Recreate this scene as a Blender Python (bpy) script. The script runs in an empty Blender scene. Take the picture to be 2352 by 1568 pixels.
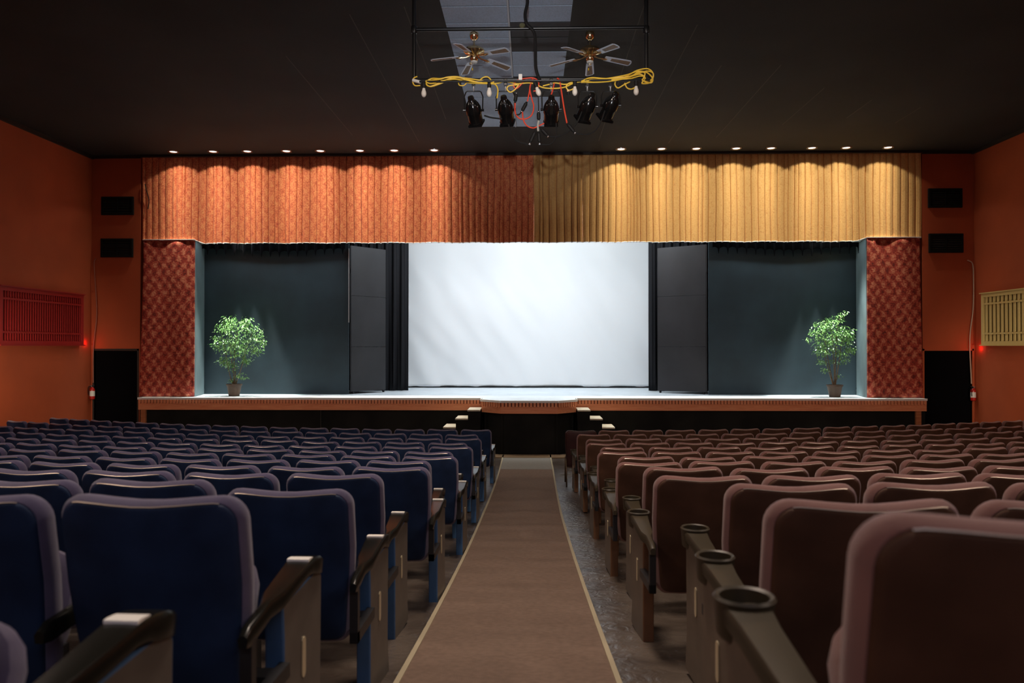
import bpy, bmesh, math, random
from mathutils import Vector, Matrix
random.seed(7)
S = bpy.context.scene
C = S.collection
R = math.radians
PI = math.pi
# ---------------------------------------------------------------- camera
F = 1750.0
H = 2.14
CAMROT = Matrix.Rotation(R(1.34), 3, 'Z') @ Matrix.Rotation(R(90.36), 3, 'X')
CAM = Vector((0, 0, H))
cd = bpy.data.cameras.new('camera'); cam = bpy.data.objects.new('camera', cd); C.objects.link(cam)
cam.location = CAM; cam.rotation_euler = CAMROT.to_euler()
cd.sensor_width = 36; cd.lens = 36 * F / 2352
cd.clip_start = .05; cd.clip_end = 100
cd.dof.use_dof = True; cd.dof.focus_distance = 9.0; cd.dof.aperture_fstop = 3.4
S.camera = cam
def ray(px, py): return CAMROT @ Vector(((px-1176)/F, -(py-784)/F, -1))
def at(px, py, Y):
    d = ray(px, py); return CAM + d * (Y/d.y)
def atz(px, py, Z):
    d = ray(px, py); return CAM + d * ((Z-H)/d.z)
def X(px, Y): return at(px, 795, Y).x
def Zh(py, Y): return at(1217, py, Y).z
# ---------------------------------------------------------------- world, exposure
S.view_settings.view_transform = 'Standard'; S.view_settings.look = 'None'
S.view_settings.gamma = 1; S.view_settings.use_curve_mapping = False
S.view_settings.exposure = 0.0
w = bpy.data.worlds.new('world'); S.world = w; w.use_nodes = True
w.node_tree.nodes['Background'].inputs[0].default_value = (.5, .5, .6, 1)
w.node_tree.nodes['Background'].inputs[1].default_value = .0
# ---------------------------------------------------------------- lights
CEIL = 6.18
def spot(name, loc, to, power, col, size, blend=.3, rad=.05):
    l = bpy.data.lights.new(name, 'SPOT'); l.energy = power; l.color = col; l.spot_size = R(size); l.spot_blend = blend
    l.shadow_soft_size = rad
    o = bpy.data.objects.new(name, l); C.objects.link(o); o.location = loc
    o.rotation_euler = (Vector(to)-Vector(loc)).to_track_quat('-Z', 'Y').to_euler(); return o
def area(name, loc, to, power, col, sx, sy, spread=180):
    l = bpy.data.lights.new(name, 'AREA'); l.energy = power; l.color = col; l.shape = 'RECTANGLE'; l.size = sx; l.size_y = sy
    l.spread = R(spread)
    o = bpy.data.objects.new(name, l); C.objects.link(o); o.location = loc
    o.rotation_euler = (Vector(to)-Vector(loc)).to_track_quat('-Z', 'Y').to_euler(); return o
def point(name, loc, power, col, rad=.1):
    l = bpy.data.lights.new(name, 'POINT'); l.energy = power; l.color = col; l.shadow_soft_size = rad
    o = bpy.data.objects.new(name, l); C.objects.link(o); o.location = loc; return o
DL = [397,488,567,657,735,826,905,997,1427,1520,1600,1692,1772,1866,1945,2041]
DLY = 15.62
P_DOWN, P_STAGE, P_SCREEN, P_HOUSE, P_WALL = 9.5, 15, 205, 160, 420
for px in DL:
    x = X(px, DLY)
    dl = spot('downlight_beam', (x, DLY, CEIL-.015), (x, DLY+.02, 0), P_DOWN, (1, .9, .74), 121, .16, .03)
    # reflector photometry: strong narrow core inside a wide spill, I = 1/sin^3
    dl.data.use_nodes = True; nt = dl.data.node_tree; tcn = nt.nodes.new('ShaderNodeTexCoord'); sx = nt.nodes.new('ShaderNodeSeparateXYZ')
    nt.links.new(tcn.outputs['Normal'], sx.inputs[0]); ab = nt.nodes.new('ShaderNodeMath'); ab.operation = 'ABSOLUTE'; nt.links.new(sx.outputs['Z'], ab.inputs[0]); prev = ab.outputs[0]
    for op, v in (('POWER', 2.), ('SUBTRACT', None), ('MAXIMUM', .035), ('POWER', -1.12)):
        n = nt.nodes.new('ShaderNodeMath'); n.operation = op
        if op == 'SUBTRACT': n.inputs[0].default_value = 1; nt.links.new(prev, n.inputs[1])
        else: nt.links.new(prev, n.inputs[0]); n.inputs[1].default_value = v
        prev = n.outputs[0]
    nt.links.new(prev, nt.nodes['Emission'].inputs['Strength'])
# stage lighting hung out of sight behind the valance
for x in (-5.6, 5.6):
    area('stage_batten_light', (x, 16.2, 4.64), (x, 16.75, 2.6), P_STAGE, (.78, .94, 1), 2.9, .06)
area('screen_wash', (0, 16.5, 5.6), (0, 19.9, 1.6), P_SCREEN, (.82, .93, 1), 5.4, .4)
area('deck_wash', (0, 17.0, 5.5), (0, 17.6, 1), 50, (.86, .93, 1), 7, .4, 120)
for px in (545, 1912):
    spot('plant_spot', (X(px, 16.3), 16.35, 5.8), (X(px, 16.2), 16.25, 1.6), 2300, (.9, 1, .95), 34, .5, .08)
area('rear_fill_light', (0, -2.4, 4.8), (0, 8, 3.2), 38, (.85, .85, 1), 5, .6, 150)  # added fill from behind the camera for seat backs and rig
rl = spot('rig_fill_spot', (0, -2.6, 2.35), (0, 8.9, 5.55), 1900, (.92, .95, 1), 19, 1.0, .06)  # added spot to brighten the fans and rig, no such lamp is seen
# house lights: ceiling fittings above and behind the viewpoint
for x, y in ((-5, 1.5), (5, 1.5), (0, 4.5), (-6, 6.5), (6, 6.5)):
    area('house_light', (x, y, CEIL-.12), (x, y, 0), P_HOUSE*(.5 if x else 1), (1, .8, .66), .8, .8)
for sx in (-1, 1):
    spot('unseen_wall_spot', (sx*7.9, 9.6, 1.9), (sx*9.3, 12.7, 1.7), P_WALL, (1, .82, .62), 50, 1.0, .15)  # unseen spots put in for the glow low on the side walls
# ---------------------------------------------------------------- materials
def mat(name, col, rough=.6, metal=0, noise=0, nscale=8, bump=0, bscale=60, col2=None, spec=.5, emit=None, estr=0, sheen=0):
    m = bpy.data.materials.new(name); m.use_nodes = True; nt = m.node_tree; b = nt.nodes['Principled BSDF']
    b.inputs['Base Color'].default_value = (*col, 1); b.inputs['Roughness'].default_value = rough
    b.inputs['Metallic'].default_value = metal; b.inputs['Specular IOR Level'].default_value = spec
    if sheen: b.inputs['Sheen Weight'].default_value = sheen; b.inputs['Sheen Roughness'].default_value = .5
    if emit: b.inputs['Emission Color'].default_value = (*emit, 1); b.inputs['Emission Strength'].default_value = estr
    tc = nt.nodes.new('ShaderNodeTexCoord')
    if noise or col2:
        n = nt.nodes.new('ShaderNodeTexNoise'); n.inputs['Scale'].default_value = nscale; n.inputs['Detail'].default_value = 6
        nt.links.new(tc.outputs['Object'], n.inputs['Vector'])
        r = nt.nodes.new('ShaderNodeValToRGB'); r.color_ramp.elements[0].position = .35; r.color_ramp.elements[1].position = .65
        c2 = col2 or tuple(min(1, c*(1+noise)) for c in col); c1 = col if col2 else tuple(c*(1-noise) for c in col)
        r.color_ramp.elements[0].color = (*c1, 1); r.color_ramp.elements[1].color = (*c2, 1)
        nt.links.new(n.outputs['Fac'], r.inputs[0]); nt.links.new(r.outputs[0], b.inputs['Base Color'])
    if bump:
        n = nt.nodes.new('ShaderNodeTexNoise'); n.inputs['Scale'].default_value = bscale; n.inputs['Detail'].default_value = 4
        nt.links.new(tc.outputs['Object'], n.inputs['Vector'])
        bp = nt.nodes.new('ShaderNodeBump'); bp.inputs['Strength'].default_value = bump; bp.inputs['Distance'].default_value = .02
        nt.links.new(n.outputs['Fac'], bp.inputs['Height']); nt.links.new(bp.outputs[0], b.inputs['Normal'])
    return m
def damask(name, base, motif, dark, kx=60., kz=43., thr=.15, grain=45, fw=1., warp=.03):
    """woven ogee pattern: staggered leaf motifs broken up by noise"""
    m = bpy.data.materials.new(name); m.use_nodes = True; nt = m.node_tree; N = nt.nodes; L = nt.links; b = N['Principled BSDF']
    b.inputs['Roughness'].default_value = .6; b.inputs['Sheen Weight'].default_value = .15; b.inputs['Specular IOR Level'].default_value = .3
    tc = N.new('ShaderNodeTexCoord'); sp = N.new('ShaderNodeSeparateXYZ')
    nz = N.new('ShaderNodeTexNoise'); nz.inputs['Scale'].default_value = 6; nz.inputs['Detail'].default_value = 5
    mx = N.new('ShaderNodeMixRGB'); mx.blend_type = 'LINEAR_LIGHT'; mx.inputs[0].default_value = warp
    L.new(tc.outputs['Object'], nz.inputs['Vector']); L.new(tc.outputs['Object'], mx.inputs[1]); L.new(nz.outputs['Color'], mx.inputs[2])
    L.new(mx.outputs[0], sp.inputs[0])
    def mt(op, a, bb=None):
        n = N.new('ShaderNodeMath'); n.operation = op
        for i, v in enumerate((a, bb)):
            if v is None: continue
            if isinstance(v, (int, float)): n.inputs[i].default_value = v
            else: L.new(v, n.inputs[i])
        return n.outputs[0]
    f = mt('MULTIPLY', mt('COSINE', mt('MULTIPLY', sp.outputs['X'], kx/2)), mt('COSINE', mt('MULTIPLY', sp.outputs['Z'], kz/2)))
    n2 = N.new('ShaderNodeTexNoise'); n2.inputs['Scale'].default_value = grain; n2.inputs['Detail'].default_value = 3
    L.new(tc.outputs['Object'], n2.inputs['Vector'])
    f2 = mt('ADD', mt('MULTIPLY', f, fw), mt('MULTIPLY', mt('SUBTRACT', n2.outputs['Fac'], .5), 3.4))
    r = N.new('ShaderNodeValToRGB'); e = r.color_ramp.elements
    e[0].position = 0; e[0].color = (*dark, 1); e[1].position = 1; e[1].color = (*motif, 1)
    a = e.new(.42+thr*.3); a.color = (*base, 1)
    L.new(mt('MULTIPLY_ADD', f2, .5), r.inputs[0])
    # finish multiply-add constant
    r.inputs[0].links[0].from_node.inputs[2].default_value = .5
    L.new(r.outputs[0], b.inputs['Base Color'])
    bp = N.new('ShaderNodeBump'); bp.inputs['Strength'].default_value = .3; bp.inputs['Distance'].default_value = .01
    L.new(n2.outputs['Fac'], bp.inputs['Height']); L.new(bp.outputs[0], b.inputs['Normal'])
    return m
def wood(name, c1, c2, rough=.5, sx=1.5, knots=True):
    m = bpy.data.materials.new(name); m.use_nodes = True; nt = m.node_tree; N = nt.nodes; L = nt.links; b = N['Principled BSDF']
    b.inputs['Roughness'].default_value = rough
    tc = N.new('ShaderNodeTexCoord'); mp = N.new('ShaderNodeMapping'); mp.inputs['Scale'].default_value = (sx, 6, 22)
    n = N.new('ShaderNodeTexNoise'); n.inputs['Scale'].default_value = 2; n.inputs['Detail'].default_value = 8; n.inputs['Distortion'].default_value = .8
    r = N.new('ShaderNodeValToRGB'); r.color_ramp.elements[0].color = (*c1, 1); r.color_ramp.elements[1].color = (*c2, 1)
    r.color_ramp.elements[0].position = .3; r.color_ramp.elements[1].position = .7
    L.new(tc.outputs['Object'], mp.inputs[0]); L.new(mp.outputs[0], n.inputs['Vector']); L.new(n.outputs['Fac'], r.inputs[0])
    L.new(r.outputs[0], b.inputs['Base Color']); return m
M = dict(
 wall=mat('orange_wall_paint', (.44, .082, .022), .75, noise=.08, nscale=1.2, bump=.15, bscale=150),
 trimd=mat('dark_trim', (.02, .015, .012), .6),
 door=mat('black_door', (.003, .003, .004), .9, spec=.05),
 ceil=mat('black_ceiling_paint', (.02, .019, .016), .85, noise=.3, nscale=.5, bump=.2, bscale=120),
 tile=mat('grey_ceiling_tile', (.44, .54, .68), .9, noise=.1, nscale=60, bump=.3, bscale=200),
 tilebar=mat('pale_tile_joint', (.6, .63, .68), .7),
 tiledark=mat('charcoal_ceiling_tile', (.06, .06, .065), .9),
 carpet=mat('brown_carpet', (.245, .165, .12), .95, noise=.1, nscale=30, bump=.6, bscale=400),
 carpet2=mat('stage_lit_carpet', (.24, .22, .19), .8, noise=.06, nscale=30, bump=.4, bscale=400),  # grey tone holds reflected stage light painted into the runner's far end
 binding=mat('pale_carpet_binding', (.42, .36, .24), .8),
 mat_tan=mat('tan_floor_mat', (.2, .13, .07), .9, noise=.1),
 deck=mat('white_painted_deck', (.74, .8, .84), .45, noise=.06, nscale=3),
 deckedge=mat('white_deck_edge', (.8, .78, .75), .6),
 black=mat('black_paint', (.011, .011, .010), .8, noise=.3, nscale=2, spec=.15),
 fascia=wood('orange_stained_pine', (.72, .23, .10), (.85, .36, .18)),
 tread=mat('cream_stair_tread', (.62, .55, .42), .6, noise=.08),
 flat=mat('blue_grey_scenery_paint', (.020, .036, .046), .75, noise=.25, nscale=1.1),
 flatside=mat('grey_green_return_paint', (.12, .16, .17), .7, noise=.2, nscale=1.5),
 drape=mat('black_velour', (.009, .009, .011), .8, spec=.2), border=mat('matt_black_border_cloth', (.004, .004, .005), .95, spec=.03),
 panelk=mat('black_satin_panel', (.017, .016, .018), .5, noise=.25, nscale=1.5),
 steelw=mat('pale_edge_metal', (.5, .5, .5), .4, .6),
 screen=mat('white_screen_cloth', (.86, .87, .88), .8, bump=.0),
 fabB=mat('blue_purple_seat_fabric', (.075, .062, .135), .9, noise=.12, nscale=9, bump=.3, bscale=500, sheen=.35),
 shellB=mat('navy_seat_shell', (.012, .026, .066), .6, noise=.3, nscale=5, spec=.15),
 sideB=mat('taupe_grey_end_panel', (.11, .095, .08), .5, noise=.12),
 fabR=mat('brown_rose_seat_fabric', (.2, .085, .07), .9, noise=.1, nscale=9, bump=.3, bscale=500, sheen=.35),
 shellR=mat('brown_seat_shell', (.070, .034, .020), .6, noise=.25, nscale=5, spec=.15),
 bluep=mat('blue_panel_edge_paint', (.05, .13, .28), .5, noise=.15), brownp=mat('brown_panel_edge_paint', (.16, .075, .035), .5, noise=.15),
 sideR=mat('taupe_end_panel', (.13, .10, .075), .5, noise=.12),
 armB=mat('glossy_black_arm', (.008, .008, .006), .25, spec=.3),
 armR=mat('olive_brown_arm', (.038, .029, .015), .45),
 edge=mat('rim_highlight_metal', (.6, .5, .42), .38, .8),  # pale bead metal stands in for the highlight on the glossy shell edge
 plate=mat('pale_brass_plate', (.7, .62, .42), .35, .5),
 steel=mat('dark_steel_leg', (.02, .02, .022), .45, .3),
 pipe=mat('black_pipe', (.012, .012, .012), .3, .3),
 gold=mat('polished_brass', (.9, .72, .42), .2, 1),
 blade=mat('pale_fan_blade', (.65, .7, .8), .35),
 cane=mat('brown_fan_insert', (.2, .1, .035), .55, noise=.25, nscale=40),
 can=mat('glossy_black_lamp_housing', (.006, .006, .006), .16),
 yellow=mat('yellow_cable', (.9, .6, .06), .4), redc=mat('red_cable', (.75, .07, .03), .4),
 rubber=mat('black_rubber', (.008, .008, .008), .6, spec=.3),
 bulb=mat('frosted_bulb_glass', (.85, .8, .7), .3), white=mat('white_plastic', (.8, .78, .72), .4),
 grilleR=mat('red_grille_paint', (.34, .016, .014), .45), grilleRd=mat('dark_red_backing', (.025, .003, .003), .7),
 grilleY=mat('tan_yellow_grille_paint', (.68, .52, .2), .5), grilleYd=mat('olive_backing', (.16, .14, .03), .7),
 rim=mat('chrome_rim', (.6, .6, .6), .25, .9),
 lens=mat('lit_lamp_lens', (.9, .9, .85), .3, emit=(1, .95, .88), estr=1.4),
 pot=mat('brown_pot', (.09, .05, .03), .6, noise=.15), soil=mat('mulch', (.2, .12, .08), .9, noise=.4, nscale=60),
 bark=mat('pale_bark', (.22, .17, .11), .8, noise=.3, nscale=40),
 red=mat('red_extinguisher_paint', (.5, .015, .01), .3),
 conduit=mat('painted_conduit', (.3, .08, .04), .5), conduitw=mat('pale_conduit', (.5, .35, .25), .5),
 post=wood('orange_post', (.32, .1, .035), (.5, .2, .08)),
)
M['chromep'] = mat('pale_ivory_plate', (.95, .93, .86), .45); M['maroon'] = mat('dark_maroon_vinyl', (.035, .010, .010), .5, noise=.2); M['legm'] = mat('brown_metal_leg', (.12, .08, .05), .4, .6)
M['val_red'] = damask('red_orange_damask', (.78, .21, .085), (.90, .42, .16), (.45, .06, .03), fw=.28, warp=.05, grain=38)
M['val_gold'] = damask('golden_damask', (.80, .46, .15), (.86, .54, .2), (.66, .27, .1), thr=-.2, fw=.12, warp=.05, grain=38)
M['col_red'] = damask('dark_red_damask', (.36, .036, .018), (.62, .22, .12), (.13, .01, .006), grain=30, fw=.8, warp=.06)
# leaf
def leafmat():
    m = bpy.data.materials.new('green_leaf'); m.use_nodes = True; nt = m.node_tree; b = nt.nodes['Principled BSDF']
    oi = nt.nodes.new('ShaderNodeTexCoord'); n = nt.nodes.new('ShaderNodeTexNoise'); n.inputs['Scale'].default_value = 14
    r = nt.nodes.new('ShaderNodeValToRGB'); r.color_ramp.elements[0].color = (.10, .26, .05, 1); r.color_ramp.elements[1].color = (.34, .58, .2, 1)
    r.color_ramp.elements[0].position = .35; r.color_ramp.elements[1].position = .65
    nt.links.new(oi.outputs['Object'], n.inputs['Vector']); nt.links.new(n.outputs['Fac'], r.inputs[0]); nt.links.new(r.outputs[0], b.inputs['Base Color'])
    b.inputs['Roughness'].default_value = .28; b.inputs['Specular IOR Level'].default_value = .8; return m
M['leaf'] = leafmat()
def concrete():
    m = bpy.data.materials.new('worn_dark_concrete'); m.use_nodes = True; nt = m.node_tree; N = nt.nodes; L = nt.links; b = N['Principled BSDF']
    tc = N.new('ShaderNodeTexCoord'); n = N.new('ShaderNodeTexNoise'); n.inputs['Scale'].default_value = 2.2; n.inputs['Detail'].default_value = 9; n.inputs['Distortion'].default_value = .6
    L.new(tc.outputs['Object'], n.inputs['Vector'])
    r = N.new('ShaderNodeValToRGB'); r.color_ramp.elements[0].color = (.06, .045, .035, 1); r.color_ramp.elements[1].color = (.13, .105, .085, 1)
    r.color_ramp.elements[0].position = .38; r.color_ramp.elements[1].position = .62
    L.new(n.outputs['Fac'], r.inputs[0]); L.new(r.outputs[0], b.inputs['Base Color'])
    rr = N.new('ShaderNodeMapRange'); rr.inputs[3].default_value = .42; rr.inputs[4].default_value = .2
    L.new(n.outputs['Fac'], rr.inputs[0]); L.new(rr.outputs[0], b.inputs['Roughness'])
    n2 = N.new('ShaderNodeTexNoise'); n2.inputs['Scale'].default_value = 9; n2.inputs['Detail'].default_value = 8; n2.inputs['Distortion'].default_value = 1.5
    L.new(tc.outputs['Object'], n2.inputs['Vector'])
    bp = N.new('ShaderNodeBump'); bp.inputs['Strength'].default_value = .6; bp.inputs['Distance'].default_value = .02
    L.new(n2.outputs['Fac'], bp.inputs['Height']); L.new(bp.outputs[0], b.inputs['Normal']); return m
M['floor'] = concrete()
# ---------------------------------------------------------------- mesh helpers
class MB:
    def __init__(s): s.v = []; s.f = []; s.sm = []; s.mi = []
    def add(s, vs, fs, smooth=False, mi=0):
        o = len(s.v); s.v += [tuple(v) for v in vs]
        for f in fs: s.f.append(tuple(i+o for i in f)); s.sm.append(smooth); s.mi.append(mi)
        return s
    def box(s, a, b, mi=0, T=None):
        x0, y0, z0 = a; x1, y1, z1 = b
        vs = [Vector(p) for p in ((x0,y0,z0),(x1,y0,z0),(x1,y1,z0),(x0,y1,z0),(x0,y0,z1),(x1,y0,z1),(x1,y1,z1),(x0,y1,z1))]
        if T: vs = [T @ v for v in vs]
        return s.add(vs, [(0,3,2,1),(4,5,6,7),(0,1,5,4),(1,2,6,5),(2,3,7,6),(3,0,4,7)], mi=mi)
    def quad(s, *p, mi=0): return s.add(p, [tuple(range(len(p)))], mi=mi)
    def tube(s, pts, r, n=10, cap=True, closed=False):
        pts = [Vector(p) for p in pts]; k = len(pts); rr = r if isinstance(r, (list, tuple)) else [r]*k
        rings = []; up = None
        for i, p in enumerate(pts):
            d = (pts[min(i+1, k-1)] - pts[max(i-1, 0)]).normalized()
            if up is None:
                up = Vector((0, 0, 1)) if abs(d.z) < .9 else Vector((1, 0, 0))
            a = d.cross(up)
            if a.length < 1e-4: a = d.cross(Vector((0, 1, 0)))
            a.normalize(); b = a.cross(d).normalized(); up = b
            rings.append([p + (a*math.cos(2*PI*j/n) + b*math.sin(2*PI*j/n))*rr[i] for j in range(n)])
        vs = [v for q in rings for v in q]; fs = []
        for i in range(k-1):
            for j in range(n): fs.append((i*n+j, i*n+(j+1) % n, (i+1)*n+(j+1) % n, (i+1)*n+j))
        s.add(vs, fs, True)
        if cap: s.add(rings[0], [tuple(range(n))[::-1]]); s.add(rings[-1], [tuple(range(n))])
        return s
    def lathe(s, prof, n=24, T=None, cap=True):
        vs = []; fs = []
        for r, z in prof:
            for j in range(n): vs.append(Vector((r*math.cos(2*PI*j/n), r*math.sin(2*PI*j/n), z)))
        if T: vs = [T @ v for v in vs]
        for i in range(len(prof)-1):
            for j in range(n): fs.append((i*n+j, i*n+(j+1) % n, (i+1)*n+(j+1) % n, (i+1)*n+j))
        s.add(vs, fs, True)
        if cap:
            s.add(vs[:n], [tuple(range(n))[::-1]]); s.add(vs[-n:], [tuple(range(n))])
        return s
    def layers(s, rings, smooth=True, capa=True, capb=True):
        n = len(rings[0]); vs = [v for q in rings for v in q]; fs = []
        for i in range(len(rings)-1):
            for j in range(n): fs.append((i*n+j, i*n+(j+1) % n, (i+1)*n+(j+1) % n, (i+1)*n+j))
        if capa: fs.append(tuple(range(n))[::-1])
        if capb: fs.append(tuple(range((len(rings)-1)*n, len(rings)*n)))
        return s.add(vs, fs, smooth)
    def build(s, name, m, parent=None, bevel=0, seg=2, weld=True, T=None):
        me = bpy.data.meshes.new(name); me.from_pydata(s.v, [], s.f)
        for p, sm, mi in zip(me.polygons, s.sm, s.mi): p.use_smooth = sm; p.material_index = mi
        for mm in (m if isinstance(m, (list, tuple)) else [m]): me.materials.append(M[mm] if isinstance(mm, str) else mm)
        bm = bmesh.new(); bm.from_mesh(me)
        if weld: bmesh.ops.remove_doubles(bm, verts=bm.verts, dist=1e-5)
        bmesh.ops.recalc_face_normals(bm, faces=bm.faces)
        if bevel:
            es = [e for e in bm.edges if len(e.link_faces) == 2 and e.calc_face_angle(0) > .6]
            r = bmesh.ops.bevel(bm, geom=es, offset=bevel, segments=seg, profile=.5, affect='EDGES', clamp_overlap=True)
        for e in bm.edges:
            if len(e.link_faces) == 2 and e.calc_face_angle(0) > .75: e.smooth = False
        bm.to_mesh(me); bm.free()
        o = bpy.data.objects.new(name, me); C.objects.link(o)
        if parent: o.parent = parent
        return o
def tag(o, label=None, cat=None, group=None, kind=None):
    if label: o['label'] = label
    if cat: o['category'] = cat
    if group: o['group'] = group
    if kind: o['kind'] = kind
    return o
def thing(name, label, cat, loc=(0, 0, 0), rz=0, group=None):
    o = bpy.data.objects.new(name, None); C.objects.link(o); o.location = loc; o.rotation_euler = (0, 0, rz)
    o.empty_display_size = .1
    return tag(o, label, cat, group)
def struct(name, mb, m, **k):
    return tag(mb.build(name, m, **k), kind='structure')
def kids(o, cache={}):
    return [c for c in bpy.data.objects if c.parent == o]
def dup(root, loc, rz, label=None, group=None, tree=None):
    r = root.copy(); C.objects.link(r); r.location = loc; r.rotation_euler = (0, 0, rz)
    if label: r['label'] = label
    if group: r['group'] = group
    for ch, gs in tree:
        c = ch.copy(); C.objects.link(c); c.parent = r
        for g in gs:
            d = g.copy(); C.objects.link(d); d.parent = c
    return r
def tree_of(root): return [(c, kids(c)) for c in kids(root)]
def smooth(pts, k=6):
    """Catmull-Rom through the points"""
    P = [Vector(p) for p in pts]; P = [P[0]*2-P[1]] + P + [P[-1]*2-P[-2]]; out = []
    for i in range(1, len(P)-2):
        for j in range(k):
            t = j/k; a, b, c, d = P[i-1:i+3]
            out.append(.5*((2*b)+(c-a)*t+(2*a-5*b+4*c-d)*t*t+(3*b-a-3*c+d)*t**3))
    out.append(P[-2]); return out
ORD = ['', 'first','second','third','fourth','fifth','sixth','seventh','eighth','ninth','tenth','eleventh','twelfth','thirteenth','fourteenth','fifteenth','sixteenth','seventeenth','eighteenth','nineteenth','twentieth']
# ---------------------------------------------------------------- room shell
YC = 32.6
def flo(x, y):
    q = YC - math.sqrt(x*x + (YC-y)**2)
    return .01562*max(0, 12.8-q)**1.7
YF = 15.95
XL, XR = X(210, YF), X(2238, YF)
nx, ny = 40, 80
vs = []; fs = []
for j in range(ny+1):
    for i in range(nx+1):
        x = XL + (XR-XL)*i/nx; y = -3 + (16.2+3)*j/ny; vs.append((x, y, flo(x, y)))
for j in range(ny):
    for i in range(nx): a = j*(nx+1)+i; fs.append((a, a+1, a+nx+2, a+nx+1))
struct('floor', MB().add(vs, fs, True), 'floor')
def ribbon(x0, x1, y0, y1, z=.012, n=60, cx=None):
    m = MB(); k = 4; L = []
    for j in range(n+1):
        y = y0+(y1-y0)*j/n
        c = cx(y) if cx else 0
        L.append([(c+x0+(x1-x0)*i/k, y, flo(c+x0, y)+z) for i in range(k+1)])
    for j in range(n):
        for i in range(k): m.add([L[j][i], L[j][i+1], L[j+1][i+1], L[j+1][i]], [(0, 1, 2, 3)], True)
    for side in (0, k):
        for j in range(n):
            a, b = Vector(L[j][side]), Vector(L[j+1][side]); dz = Vector((0, 0, -z))
            m.add([a, b, b+dz, a+dz], [(0, 1, 2, 3)])
    return m
ccx = lambda y: -.09+.03*max(0, (y-9)/4.2)
hw = lambda y: .46
r = thing('aisle_carpet', 'long brown carpet runner down the centre aisle', 'carpet', (0, 0, 0))
ribbon(-.46, .46, -2.5, 13.2, cx=ccx, n=90).build('runner', 'carpet', r)
for s in (-1, 1):
    a = ribbon(s*.46-.012, s*.46+.012, -2.5, 13.2, z=.018, cx=ccx, n=90).build('edge_binding', 'binding', r); a['label'] = 'pale edge binding'
r = thing('aisle_carpet', 'end of the carpet runner at the foot of the stage, greyed by painted stage light', 'carpet', (0, 0, 0))
ribbon(-.46, .46, 13.21, 14.93, cx=lambda y: -.06, n=10).build('runner', 'carpet2', r)
for s in (-1, 1): ribbon(s*.46-.012, s*.46+.012, 13.21, 14.93, z=.018, cx=lambda y: -.06, n=10).build('edge_binding', 'binding', r)
m = MB(); n = 24; top = []; bot = []
for i in range(n+1):
    u = -1+2*i/n; x = u*1.9; yb = 14.55 + .28*abs(u)**2
    top.append((x, 14.97, .018)); bot.append((x, yb, .018))
for i in range(n): m.add([bot[i], bot[i+1], top[i+1], top[i]], [(0, 1, 2, 3)]); m.add([bot[i], bot[i+1], (bot[i+1][0], bot[i+1][1], .002), (bot[i][0], bot[i][1], .002)], [(0, 1, 2, 3)])
tag(m.build('floor_mat', 'mat_tan'), 'tan curved strip of carpet against the foot of the black stage front', 'carpet')
for px, py in ((199, 788), (2249, 800)):
    s = -1 if px < 1000 else 1
    p = at(px, py, 15.72)
    point('red_indicator_light', (XL+.06 if s < 0 else XR-.06, 15.72, p.z), .6, (1, .02, .02), .02)
# walls
struct('wall_left', MB().box((XL-.2, -3, -.2), (XL, 20.4, CEIL+.2)), 'wall')
struct('wall_right', MB().box((XR, -3, -.2), (XR+.2, 20.4, CEIL+.2)), 'wall')
struct('wall_rear', MB().box((XL-.2, -3.2, -.2), (XR+.2, -3, CEIL+.2)), 'wall')
dz = Zh(805, YF)
DLx0, DLx1 = X(217, YF), X(316, YF)
DRx0, DRx1 = X(2122, YF), X(2232, YF)
def frontwall(x0, x1, dx0, dx1):
    m = MB(); y0, y1 = YF, YF+.12
    m.box((x0, y0, dz), (x1, y1, CEIL))
    if dx0-x0 > .001: m.box((x0, y0, -.1), (dx0, y1, dz))
    if x1-dx1 > .001: m.box((dx1, y0, -.1), (x1, y1, dz))
    return m
CLx = X(322, YF); CRx = X(2119, YF)
struct('wall_front_left', frontwall(XL, CLx, DLx0, DLx1), 'wall')
struct('wall_front_right', frontwall(CRx, XR, DRx0, DRx1), 'wall')
for k, (a, b) in enumerate(((DLx0, DLx1), (DRx0, DRx1))):
    d = struct('door_%d' % (k+1), MB().box((a+.01, YF+.03, .01), (b-.01, YF+.08, dz-.01)), 'door')
    f = MB(); f.box((a-.03, YF-.02, 0), (a, YF+.1, dz+.04)); f.box((b, YF-.02, 0), (b+.03, YF+.1, dz+.04)); f.box((a-.03, YF-.02, dz), (b+.03, YF+.1, dz+.04))
    f.build('door_frame', 'wall' if k else 'trimd', d)
# ceiling: one black plane with a group of unpainted grey tiles in the middle
def cx_at(px, py): return atz(px, py, CEIL)
xa = cx_at(1010, 0).x; xs = cx_at(1165, 0).x; xb = cx_at(1316, 0).x
def cy(py): return atz(1217, py, CEIL).y
m = MB(); zc = CEIL
m.box((XL-.2, -3.2, zc), (XR+.2, 20.4, zc+.1), mi=0)
t = MB()
cz = zc-.006
rows = [7.2, 7.9, cy(12), cy(51), cy(68), cy(86), cy(118), cy(149), cy(174), cy(222), cy(290)]
for a, b in zip(rows[:-1], rows[1:]):
    t.box((xa, a+.012, cz), (xs-.01, b-.012, zc), mi=0)
for a, b in ((7.2, 7.9), (7.92, cy(12)), (cy(12), cy(50)), (cy(118), cy(149)), (cy(149), cy(175)), (cy(222), cy(290))):
    t.box((xs+.02, a+.01, cz), (xb, b-.01, zc), mi=0)
t.box((xs-.008, 7.2, cz-.006), (xs+.014, cy(290), zc), mi=1)
for a, b in ((cy(51), cy(84)), (cy(86), cy(117)), (cy(176), cy(221))): t.box((xs+.02, a+.01, cz), (xb, b-.01, zc), mi=2)
struct('ceiling', m, 'ceil')
struct('ceiling_tiles', t, ['tile', 'tilebar', 'tiledark'])
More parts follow.
